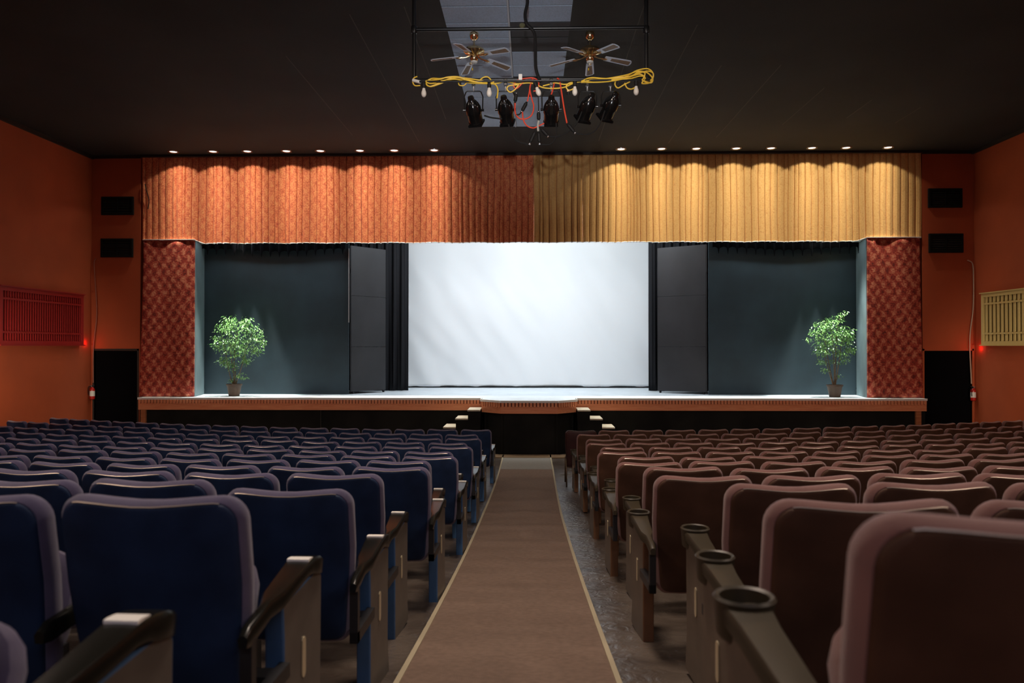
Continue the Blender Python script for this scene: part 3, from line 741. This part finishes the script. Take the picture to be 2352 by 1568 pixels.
# ---------------------------------------------------------------- lighting rig
RY = 8.3
def rg(zx, zy, dy=0.): return at(900+zx/3.675, zy/3.675, RY+dy)
rig = thing('lighting_rig_frame', 'black pipe frame hanging from the ceiling and carrying stage lamps', 'rig', (0, 0, 0))
a, b = rg(188, 250), rg(2148, 250); zt_ = CEIL-.002
zl = rg(0, 690).z; zu = rg(0, 252).z
xl_, xr_ = rg(188, 400).x, rg(2148, 400).x
MB().tube([(xl_, RY, zt_), (xl_, RY, zl)], .022, 12).build('upright_pipe', 'pipe', rig)
MB().tube([(xr_, RY, zt_), (xr_, RY, zl)], .022, 12).build('upright_pipe', 'pipe', rig)
MB().tube([(xl_-.0, RY, zu), (xr_, RY, zu)], .02, 12).build('cross_pipe', 'pipe', rig)
MB().tube([(rg(180, 0).x, RY, rg(0, 680).z), (rg(2190, 0).x, RY, rg(0, 680).z)], .018, 12).build('cross_pipe', 'pipe', rig)
MB().tube([(rg(240, 0).x, RY-.06, rg(0, 708).z), (rg(2170, 0).x, RY-.06, rg(0, 708).z)], .012, 10).build('cable_bar', 'pipe', rig)
MB().lathe([(.03, -.012), (.045, -.01), (.045, 0)], 14, Matrix.Translation((xl_, RY, zt_))).build('ceiling_flange', 'pipe', rig)
MB().lathe([(.03, -.012), (.045, -.01), (.045, 0)], 14, Matrix.Translation((xr_, RY, zt_))).build('ceiling_flange', 'pipe', rig)
for zx in (188, 2148):
    p = rg(zx, 252); MB().lathe([(.03, -.04), (.034, -.03), (.034, .03), (.03, .04)], 12, Matrix.Translation((p.x, RY, p.z))).build('pipe_tee', 'pipe', rig)
p = rg(1100, 222); MB().lathe([(.03, -.02), (.035, 0), (.03, .02)], 10, Matrix.Translation(p) @ Matrix.Rotation(R(60), 4, 'X')).build('pipe_clamp', mat('dull_olive_metal', (.25, .24, .12), .4, .6), rig)
def cord(name, pts, r_, m, label, cat='cable', group=None, d=None):
    P = [rg(p[0], p[1], (p[2] if len(p) > 2 else -.04)) for p in pts]
    return tag(MB().tube(smooth(P, 7), r_, 7).build(name, m), label, cat, group)
cord('hanging_conduit', [(1140, -200, .03), (1140, -60), (1145, 20), (1125, 120), (1140, 200), (1200, 270), (1212, 380), (1215, 560), (1235, 640), (1262, 700)], .018, 'rubber', 'thick black cable dropping from the ceiling through the middle of the rig', 'cable')
# yellow cords
def bundle(pts, n, spread, name, label, seed):
    rnd = random.Random(seed); mb = MB()
    for k in range(n):
        a0 = rnd.uniform(0, 6.28)
        P = []
        for i, p in enumerate(pts):
            w_ = spread*(p[2] if len(p) > 2 else 1)
            P.append(rg(p[0]+w_*math.sin(a0+i*1.3)*.6, p[1]+w_*math.sin(a0*2+i*.9+k), -.06+.012*math.sin(a0+i*2)))
        mb.tube(smooth(P, 6), .0075, 7)
    return tag(mb.build(name, 'yellow', weld=False), label, 'cable')
bundle([(865, 690, .4), (800, 690), (720, 685), (640, 670), (560, 655), (470, 662), (400, 675), (330, 672, 1.6), (295, 692, 1.3), (330, 718, 1.2), (400, 700), (480, 672), (560, 662), (660, 688), (760, 700), (860, 704, .4)], 3, 11, 'extension_cord', 'bundle of yellow cord tied along the left of the rig bar', 2)
bundle([(1605, 690, .5), (1680, 668), (1790, 668), (1900, 658), (1990, 640), (2080, 608, 1.6), (2160, 600, 1.6), (2195, 640, 1.8), (2180, 690, 1.2), (2120, 685, 1.6), (2150, 640, 2), (2090, 625, 1.5), (2000, 655), (1900, 668), (1780, 680), (1600, 692, .5)], 3, 12, 'extension_cord', 'bundle of yellow cord coiled at the right end of the rig bar', 5)
cord('extension_cord', [(215, 645), (185, 660), (176, 690), (195, 722), (240, 722)], .0075, 'yellow', 'short yellow cord loop at the left end of the rig bar')
cord('extension_cord', [(560, 690), (570, 718), (605, 722), (630, 700), (628, 680)], .0065, 'yellow', 'small yellow cord loop hanging under the left bundle')
cord('extension_cord', [(730, 690), (770, 655), (810, 650), (840, 680), (850, 700), (880, 720), (895, 760), (888, 830)], .0075, 'yellow', 'yellow cord dropping beside the second stage lamp')
cord('extension_cord', [(850, 705), (900, 702), (950, 686), (1000, 695), (1060, 708), (1140, 700), (1190, 704), (1240, 725), (1290, 742), (1380, 746), (1460, 735), (1540, 700), (1610, 688)], .0075, 'yellow', 'yellow cord drooping along the middle of the rig bar')
cord('extension_cord', [(1060, 715), (990, 725), (972, 752), (1000, 778), (1040, 755), (1070, 715)], .0075, 'yellow', 'yellow cord loop beside the red cables')
cord('extension_cord', [(1275, 725), (1330, 712), (1380, 700), (1460, 712), (1540, 695), (1610, 682)], .0075, 'yellow', 'yellow cord running right of the hanging conduit')
cord('extension_cord', [(1570, 690), (1500, 700), (1472, 730), (1490, 760), (1530, 750), (1560, 710)], .0075, 'yellow', 'yellow cord loop beside the fourth bulb')
cord('extension_cord', [(1950, 670), (1895, 680), (1884, 715), (1910, 742), (1960, 715), (2010, 690)], .0075, 'yellow', 'yellow cord loop left of the last bulb')
cord('extension_cord', [(1965, 700), (1985, 740), (2020, 752), (2060, 735)], .0075, 'yellow', 'yellow cord running to the last bulb socket')
# red cords
cord('power_cable', [(1035, 690), (1080, 670), (1130, 662), (1190, 658), (1232, 680), (1240, 715), (1222, 760), (1195, 770)], .0075, 'redc', 'red cable arching over the rig bar to a bulb')
cord('power_cable', [(1120, 680), (1085, 720), (1050, 748), (1028, 725), (1040, 690)], .0075, 'redc', 'small red cable loop beside the white tag')
cord('power_cable', [(1187, 665), (1170, 720), (1160, 780), (1145, 855)], .0075, 'redc', 'red cable dropping to a black plug')
cord('power_cable', [(1190, 670), (1165, 740), (1180, 830), (1198, 900), (1180, 970), (1130, 1003), (1075, 998), (1042, 950), (1040, 870)], .0075, 'redc', 'red cable hanging in a long loop between lamps')
cord('power_cable', [(1102, 945), (1110, 1010), (1140, 1060), (1190, 1080), (1230, 1068), (1285, 1040)], .0075, 'redc', 'lowest red cable curving to the plug cluster')
cord('power_cable', [(1395, 660), (1415, 680), (1430, 760), (1445, 860), (1462, 960), (1480, 1045)], .0085, 'redc', 'long red cable falling between the third and fourth lamps')
cord('power_cable', [(1372, 700), (1355, 770), (1345, 800)], .0075, 'redc', 'short red cable above the third lamp')
# black cables
cord('lamp_cable', [(780, 975), (840, 992), (930, 1003)], .009, 'rubber', 'black cable between the first and second lamps')
cord('lamp_cable', [(985, 1050), (1010, 1120), (1060, 1190), (1150, 1218)], .008, 'rubber', 'black cable looping down from the second lamp')
cord('lamp_cable', [(1388, 1040), (1385, 1150), (1340, 1215), (1255, 1218)], .008, 'rubber', 'black cable looping down from the third lamp')
cord('lamp_cable', [(1610, 930), (1560, 1040), (1490, 1110), (1400, 1150), (1320, 1152)], .008, 'rubber', 'black cable sweeping down from the fourth lamp')
cord('lamp_cable', [(1800, 930), (1760, 1040), (1700, 1115), (1620, 1135), (1545, 1122)], .008, 'rubber', 'black cable sweeping down from the last lamp')
cord('lamp_cable', [(1235, 790), (1237, 860), (1238, 950)], .005, 'rubber', 'thin black cable dropping to the centre plug cluster')
cord('lamp_cable', [(1045, 970), (1075, 965), (1095, 945)], .008, 'rubber', 'short black cable joining the left plugs')
def plug(x0, y0, x1, y1, label, r_=.02):
    a, b = rg(x0, y0, -.04), rg(x1, y1, -.04); d = b-a
    r = thing('cable_plug', label, 'plug', a)
    MB().tube([(0, 0, 0), d*.12, d*.14, d*.8, d*.84, d], [r_*.6, r_*.7, r_, r_, r_*.7, r_*.55], 12).build('plug_body', 'rubber', r)
    o = MB().tube([d*-.08, d*.03], r_*.62, 8).build('prongs', 'rim' if r_ < .024 else 'gold', r)
plug(1050, 790, 1040, 865, 'black plug with brass end under the white tag')
plug(1098, 940, 1140, 860, 'black plug tilted at the end of a red cable')
plug(1238, 945, 1240, 1018, 'black plug with brass top hanging in the centre')
plug(1165, 1210, 1215, 1100, 'left of the three lowest black plugs')
plug(1247, 1210, 1238, 1110, 'middle of the three lowest black plugs')
plug(1318, 1150, 1258, 1085, 'right of the three lowest black plugs')
plug(1545, 1120, 1478, 1040, 'long black plug joining the long red cable')
cord('cable_splitter', [(1240, 1018), (1232, 1060), (1236, 1108)], .012, mat('pale_grey_cable', (.4, .4, .36), .5), 'pale grey splitter cable above the lowest plugs')
a = rg(1085, 655, -.05)
tag(MB().box((a.x-.02, a.y-.004, a.z-.05), (a.x+.02, a.y+.004, a.z+.04)).build('label_tag', 'white', bevel=.003), 'small white tag standing on the rig bar by the red cables', 'tag')
a = rg(205, 685, -.05)
MBt = MB().tube([(a.x-.04, a.y, a.z+.012), (a.x+.05, a.y, a.z-.012)], .018, 10)
tag(MBt.build('connector_block', 'white'), 'white cylindrical connector at the left end of the rig bar', 'connector')
a = rg(1490, 778, -.05)
r = thing('empty_lamp_socket', 'small black lamp socket with brass rim beside the fourth bulb', 'socket', a)
MB().lathe([(.014, -.03), (.02, -.02), (.02, .0)], 12).build('socket_shell', 'rubber', r); MB().lathe([(.018, .001), (.02, .02), (.012, .022)], 12).build('socket_rim', 'gold', r)
# bulbs
for k, (zx, zy, tilt) in enumerate(((270, 745, 0), (822, 742, 0), (1222, 738, -20), (1545, 732, 0), (2062, 728, 0))):
    a = rg(zx, zy, -.06)
    lab = ('bare white bulb in a black socket, %s from the left under the rig bar' % ORD[k+1])
    r = thing('light_bulb', lab, 'light bulb', a, 0, 'bare bulbs under the rig bar')
    T = Matrix.Rotation(R(tilt), 4, 'Y')
    MB().lathe([(.018, .0), (.022, .01), (.022, .055), (.012, .06)], 14, T).build('socket', 'rubber', r)
    MB().lathe([(.001, -.098), (.014, -.094), (.024, -.08), (.0285, -.06), (.026, -.04), (.017, -.015), (.0145, .002)], 20, T).build('glass_globe', 'bulb', r)
# stage lamps
LM = ((690, 930, .16), (960, 925, .12), (1345, 925, 0), (1650, 900, -.32), (1845, 890, -.36))
for k, (zx, zy, tx) in enumerate(LM):
    top = rg(zx, 705, -.02); hd = rg(zx, zy, -.02)
    r = thing('stage_lamp', 'glossy black stage lamp on a yoke, %s from the left on the rig' % ORD[k+1], 'stage lamp', top, 0, 'stage lamps hanging from the rig')
    c = hd-top
    c.y = 0
    yw = .098
    yt = -.085
    MB().tube([(0, 0, .03), (0, 0, yt)], .008, 8).build('hanging_bolt', 'steelw', r)
    cl = MB().box((-.018, -.03, -.03), (.018, .03, .045)).build('hook_clamp', 'pipe', r, bevel=.005)
    MB().tube([(-yw, 0, c.z+.0), (-yw-.004, 0, yt-.06), (-yw+.015, 0, yt-.01), (-yw+.03, 0, yt), (yw-.03, 0, yt), (yw-.015, 0, yt-.01), (yw+.004, 0, yt-.06), (yw, 0, c.z)], .007, 8).build('yoke', 'pipe', r)
    for s in (-1, 1): MB().tube([(s*(yw-.02), 0, c.z), (s*(yw+.016), 0, c.z)], [.012, .015], 10).build('tilt_knob', 'can', r)
    d = Vector((tx, .62, -.72)).normalized()
    T = Matrix.Translation((0, 0, c.z)) @ d.to_track_quat('Z', 'Y').to_matrix().to_4x4()
    MB().lathe([(.02, -.16), (.03, -.157), (.034, -.14), (.036, -.115), (.05, -.1), (.07, -.07), (.084, -.03), (.086, .03), (.078, .045), (.078, .13), (.086, .132), (.086, .14)], 28, T).build('housing', 'can', r)
    MB().lathe([(.07, .138), (.04, .14), (.001, .141)], 20, T, cap=False).build('lens', 'can', r)
    f = MB(); q = .076
    for x0_, y0_, x1_, y1_ in ((-q, -q, q, -q+.025), (-q, q-.025, q, q), (-q, -q+.025, -q+.025, q-.025), (q-.025, -q+.025, q, q-.025)): f.box((x0_, y0_, .142), (x1_, y1_, .165), T=T)
    f.build('gel_frame', 'can', r, weld=False)
    f = MB(); f.box((-.02, -.09, -.09), (.02, -.07, .02), T=T); f.build('terminal_box', 'can', r, bevel=.003)
# ---------------------------------------------------------------- auditorium seats
def outline(d, wt=.236, wb=.205, zt=.85, zb=.27, r=.06, n=6):
    pts = []
    wt -= d; wb -= d; zt -= d; zb += d; r = max(.02, r-d*.6); rb = r*.8
    def w_(z): 
        t = max(0, min(1, (z-zb)/(zt-zb))); return wb+(wt-wb)*min(1, t*1.7)
    for k in range(n+1):   # top right corner
        a = PI/2-PI/2*k/n; z = zt-r+r*math.sin(a); pts.append((w_(z)-r+r*math.cos(a), z))
    for k in range(1, 6): z = zt-r-(zt-r-zb-rb)*k/6; pts.append((w_(z), z))
    for k in range(n+1): a = -PI/2*k/n; z = zb+rb+rb*math.sin(a); pts.append((w_(zb+rb)-rb+rb*math.cos(a), z))
    left = [(-x, z) for x, z in pts[::-1]]
    bot = [(w_(zb)*.55*(1-2*k/3)*.999, zb) for k in range(0, 4)]
    top = [(-wt*.6+wt*1.2*k/5, zt) for k in range(0, 6)]
    return pts+bot+left+top
def bow(x, z, y):
    return y + (.85-z)*.17 - .0 + .028*(x/.236)**2*1.0 + .01*max(0, .5-z)
def ztop(x, z):
    t = max(0, (z-.6)/.25); u = x/.236; return z + t*(-.005*math.cos(u*PI*1.25)-.002)
def ringat(d, y, s=1, **k):
    o = outline(d, **k); zc_ = .56; return [Vector((x*s, bow(x*s, zc_+(z-zc_)*s, y), ztop(x*s, zc_+(z-zc_)*s))) for x, z in o]
def back_meshes():
    rings = []
    for d, y in ((.03, .006), (.012, .0), (.002, .012), (0, .03), (.003, .05), (.014, .066), (.03, .074)): rings.append(ringat(d, y))
    for s in (.7, .4, .12): rings.append(ringat(.03, .078, s))
    rear = [ringat(.03, .010, s) for s in (.12, .4, .7)]
    cu = MB().layers(rear+rings)
    sh = [ringat(.030, -.012, s) for s in (.12, .4, .7)]+[ringat(.026, -.012), ringat(.018, -.009), ringat(.014, -.001), ringat(.016, .012)]
    sl = MB().layers(sh)
    bd_ = ringat(.0135, -.004)
    # metal bead added for the highlight along the upper rim of the shell only
    seg = [p for p in bd_ if p.z > .80]
    seg.sort(key=lambda p: p.x)
    seg = [p for p in seg if abs(p.x) < .19]
    bead = MB().tube(seg, .0022, 5)
    return cu, sl, bead
def superbox(cx, cy_, cz_, sx, sy, sz, T=None, p=4, n=20, m_=10):
    mb = MB(); rings = []
    for i in range(m_+1):
        ph = -PI/2+PI*i/m_; c_, s_ = math.cos(ph), math.sin(ph); e = 2/p
        cc = abs(c_)**e; ss = math.copysign(abs(s_)**e, s_)
        ring = []
        for j in range(n):
            th = 2*PI*j/n; a, b = math.cos(th), math.sin(th)
            v = Vector((cx+sx*cc*math.copysign(abs(a)**e, a), cy_+sy*cc*math.copysign(abs(b)**e, b), cz_+sz*ss))
            ring.append(T @ v if T else v)
        rings.append(ring)
    mb.layers(rings); return mb
def arm_mesh(kind, x, sk=0.):
    m = MB()
    # side profile (y, z top) ; thickness below
    if kind == 'blue':
        prof = [(.0, .525), (.03, .54), (.18, .549), (.25, .553), (.48, .565), (.50, .5662), (.52, .5662), (.54, .565), (.56, .5625), (.58, .559), (.60, .5545), (.62, .548), (.64, .541), (.652, .53), (.656, .52)]
        th = [.03, .05, .045, .045, .04, .042, .045, .05, .055, .055, .055, .055, .05, .04, .02]; wd = [.013, .015, .016, .032, .04, .042, .043, .044, .046, .047, .048, .047, .043, .038, .03]
    else:
        prof = [(.0, .52), (.03, .535), (.18, .538), (.25, .54), (.50, .545), (.60, .548), (.62, .545)]
        th = [.03, .05, .045, .045, .04, .04, .03]; wd = [.013, .015, .016, .034, .042, .05, .03]
    rings = []
    for (y, z), t, w_ in zip(prof, th, wd):
        xo = x + sk*y/.65
        rings.append([Vector((xo-w_, y, z-.010)), Vector((xo-w_+.006, y, z-.001)), Vector((xo-w_*.3, y, z)), Vector((xo+w_*.3, y, z)), Vector((xo+w_-.006, y, z-.001)), Vector((xo+w_, y, z-.010)), Vector((xo+w_-.003, y, z-t)), Vector((xo-w_+.003, y, z-t))])
    m.layers(rings, smooth=True)
    if kind != 'blue':
        T = Matrix.Translation((x+sk*.96, .625, .495))
        m.lathe([(.05, -.02), (.056, -.01), (.06, .055), (.063, .06), (.058, .066), (.05, .062), (.048, .0), (.001, -.01)], 24, T, cap=False)
    return m
def make_seat(kind, drop, aisle, s_aisle):
    """s_aisle: +1 when the aisle lies on the seat's right, -1 when on its left"""
    fab, sh, sd, am = ('fabB', 'shellB', 'sideB', 'armB') if kind == 'blue' else ('fabR', 'shellR', 'sideR', 'armR')
    r = thing('auditorium_seat', '', 'seat')
    cu.copy(); a = bpy.data.objects.new('backrest_cushion', bk[kind]['cu']); C.objects.link(a); a.parent = r
    b = bpy.data.objects.new('backrest_shell', bk[kind]['sl']); C.objects.link(b); b.parent = r
    c = bpy.data.objects.new('rim_highlight', bk[kind]['bead']); C.objects.link(c); c.parent = b; c['label'] = 'added bead for the rim highlight'
    T = Matrix.Translation((0, .17, .38)) @ Matrix.Rotation(R(62), 4, 'X')
    superbox(0, .13, .0, .187, .17, .045, T, p=3.5).build('seat_cushion', fab, r)
    k = 0
    sides = [-s_aisle]+([s_aisle] if aisle else [])
    for s in sides:
        x = s*.2575; sk = 0
        if aisle and s == s_aisle: x = s*.25; sk = -s*.045
        arm_mesh(kind, x, sk).build('armrest', am, r)
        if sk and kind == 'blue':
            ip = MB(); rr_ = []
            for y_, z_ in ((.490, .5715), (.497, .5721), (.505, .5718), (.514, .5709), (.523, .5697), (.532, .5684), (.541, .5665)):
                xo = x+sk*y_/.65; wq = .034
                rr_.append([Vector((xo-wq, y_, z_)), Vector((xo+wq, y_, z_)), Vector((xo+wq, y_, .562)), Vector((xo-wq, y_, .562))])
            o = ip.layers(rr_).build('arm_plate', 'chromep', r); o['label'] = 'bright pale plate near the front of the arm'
        if sk: x = s*.215
        if aisle and s == s_aisle:
            p = MB(); t = .028
            sg = [(.30, -drop-.01), (.30, .40), (.29, .50), (.62, .515), (.64, .48), (.63, .1), (.66, -drop-.01)]
            n = len(sg)
            p.add([(x-t, y, z) for y, z in sg]+[(x+t, y, z) for y, z in sg], [tuple(range(n))[::-1], tuple(range(n, 2*n))]+[(q, (q+1) % n, n+(q+1) % n, n+q) for q in range(n)])
            p.mi = [1, 1]+[0]*n
            ep = p.build('end_panel', [('bluep' if kind == 'blue' else 'brownp'), sd], r, bevel=.006)
            pl = MB(); xx = x+s*(t+.0005)
            pts = [(.46+.016*math.cos(a_), (.335 if a_ < PI else .245)+.016*math.sin(a_)) for a_ in [PI*q/6 for q in range(7)]+[PI+PI*q/6 for q in range(7)]]
            n = len(pts)
            pl.add([(xx, y, z) for y, z in pts]+[(xx+s*.003, y, z) for y, z in pts], [tuple(range(n)), tuple(range(n, 2*n))]+[(q, (q+1) % n, n+(q+1) % n, n+q) for q in range(n)])
            o = pl.build('number_plate', 'plate', ep); o['label'] = 'small pale oval row plate'
            MB().box((s*.245-.015, .03, .3), (s*.245+.015, .3, .34)).box((s*.245-.015, .03, .3), (s*.245+.015, .06, .50)).build('arm_bracket', 'steel', r, weld=False)
        else:
            MB().box((x-.02, .26, -drop-.01), (x+.02, .46, .0)).box((x-.018, .3, 0), (x+.018, .42, .51)).build('leg', 'steel', r, weld=False, bevel=0)
    MB().box((-.23, .2, .3), (.23, .26, .34)).build('cross_beam', 'steel', r)
    MB().box((-.19, .17, .34), (.19, .21, .42)).build('seat_hinge', 'steel', r)
    return r
cu, sl, bead = back_meshes()
import copy
class _W:  # tiny shim so copies stay independent
    pass
def _c(mb):
    n = MB(); n.v = list(mb.v); n.f = list(mb.f); n.sm = list(mb.sm); n.mi = list(mb.mi); return n
MB.copy = _c
bk = {}
for kind, fb, sh_ in (('blue', 'fabB', 'shellB'), ('brown', 'fabR', 'shellR')):
    bk[kind] = {}
    for key, mb, mm in (('cu', cu, fb), ('sl', sl, sh_), ('bead', bead, 'edge')):
        o = mb.copy().build('tmp', mm); bk[kind][key] = o.data; o.data.name = key; bpy.data.objects.remove(o)
protos = {}
def proto(kind, drop, aisle, s_a):
    key = (kind, drop, aisle)
    if key not in protos:
        r = make_seat(kind, drop, aisle, s_a); protos[key] = [r, tree_of(r), False]
    return protos[key]
EDGE_L = {1: -.77, 2: -.70, 3: -.645, 4: -.705, 5: -.595, 6: -.70, 7: -.595, 8: -.72, 9: -.60, 10: -.73, 11: -.62, 12: -.72, 13: -.585}
EDGE_R = {1: .42, 2: .575, 3: .70, 4: .59, 5: .67, 6: .61, 7: .72, 8: .63, 9: .74, 10: .66, 11: .72, 12: .66, 13: .53}
PITCH = .515
ROWY = {k: .93+.88*(k-1) for k in range(1, 14)}
nseat = 0
for row in range(1, 14):
    y0 = ROWY[row]; Rr = YC-y0
    drop = .05 if row <= 5 else (.025 if row <= 8 else 0)
    if row <= 6: rt = '%s row from the viewer' % ORD[row]
    else: rt = '%s row back from the stage' % ORD[14-row] if row < 13 else 'front row by the stage'
    for side in ('left', 'right'):
        s = -1 if side == 'left' else 1
        e = EDGE_L[row] if s < 0 else EDGE_R[row]
        k = 0
        while True:
            arc = e + s*(.236+PITCH*k)
            th = arc/Rr; x = Rr*math.sin(th); y = YC-Rr*math.cos(th)
            if abs(x) > 8.75: break
            # in view?
            px = 1176+F*math.tan(math.atan2(x, y)+R(1.34))
            if row == 13 and s > 0 and k == 0: k = 1; continue
            if k > 0 and (px < -170*1.0/max(.5, y/2.0)-30 or px > 2352+170/max(.5, y/2.0)+30): break
            kind = 'blue' if s < 0 else 'brown'
            pr = proto(kind, drop, k == 0, -s)
            jx = random.uniform(-.003, .003); ja = random.uniform(-.008, .008)
            zz = flo(x, y)+random.uniform(-.006, .004)+(.035 if row == 1 and s > 0 else 0)-(.02 if row == 3 and s < 0 and k == 0 else 0)
            colr = 'navy blue' if s < 0 else 'brown'
            if k == 0: lab = '%s theatre seat at the aisle end of the %s' % (colr, rt)
            else: lab = '%s theatre seat, %s from the aisle in the %s' % (colr, ORD[k+1], rt)
            g = '%s seats in the %s block' % (colr, side)
            loc_ = (x+jx, y, zz)
            if not pr[2]:
                pr[2] = True; o = pr[0]; o.location = loc_; o.rotation_euler = (0, 0, th+ja); o['label'] = lab; o['group'] = g
            else: dup(pr[0], loc_, th+ja, lab, g, tree=pr[1])
            nseat += 1; k += 1
# one free-standing chair closes the front row at the aisle
cx0 = EDGE_R[13]+.236
r = thing('free_standing_chair', 'dark maroon free-standing chair on thin metal legs at the right front corner of the aisle', 'chair', (cx0, 11.40, flo(cx0, 11.4)))
for key, nm in (('cu', 'backrest_cushion'), ('sl', 'backrest_shell')):
    d = bk['brown'][key].copy(); d.materials.clear(); d.materials.append(M['maroon']); o = bpy.data.objects.new(nm, d); C.objects.link(o); o.parent = r
superbox(0, .30, .42, .22, .21, .045, p=4).build('seat_cushion', 'maroon', r)
for lx in (-.215, .215):
    for y0_, y1_ in ((.06, .12), (.5, .47)):
        MB().tube([(lx, y0_, 0), (lx, y1_, .40)], .011, 8).build('leg', 'legm', r)
rk = MB()
for z_ in (.24, .29): rk.tube([(-.2, .08, z_), (.2, .08, z_)], .004, 6); rk.tube([(-.2, .48, z_), (.2, .48, z_)], .004, 6)
for i in range(9): xx_ = -.19+.0475*i; rk.tube([(xx_, .08, .29), (xx_, .08, .24), (xx_, .48, .24), (xx_, .48, .29)], .003, 5)
rk.build('wire_book_rack', 'legm', r, weld=False)
print('SEATS', nseat)
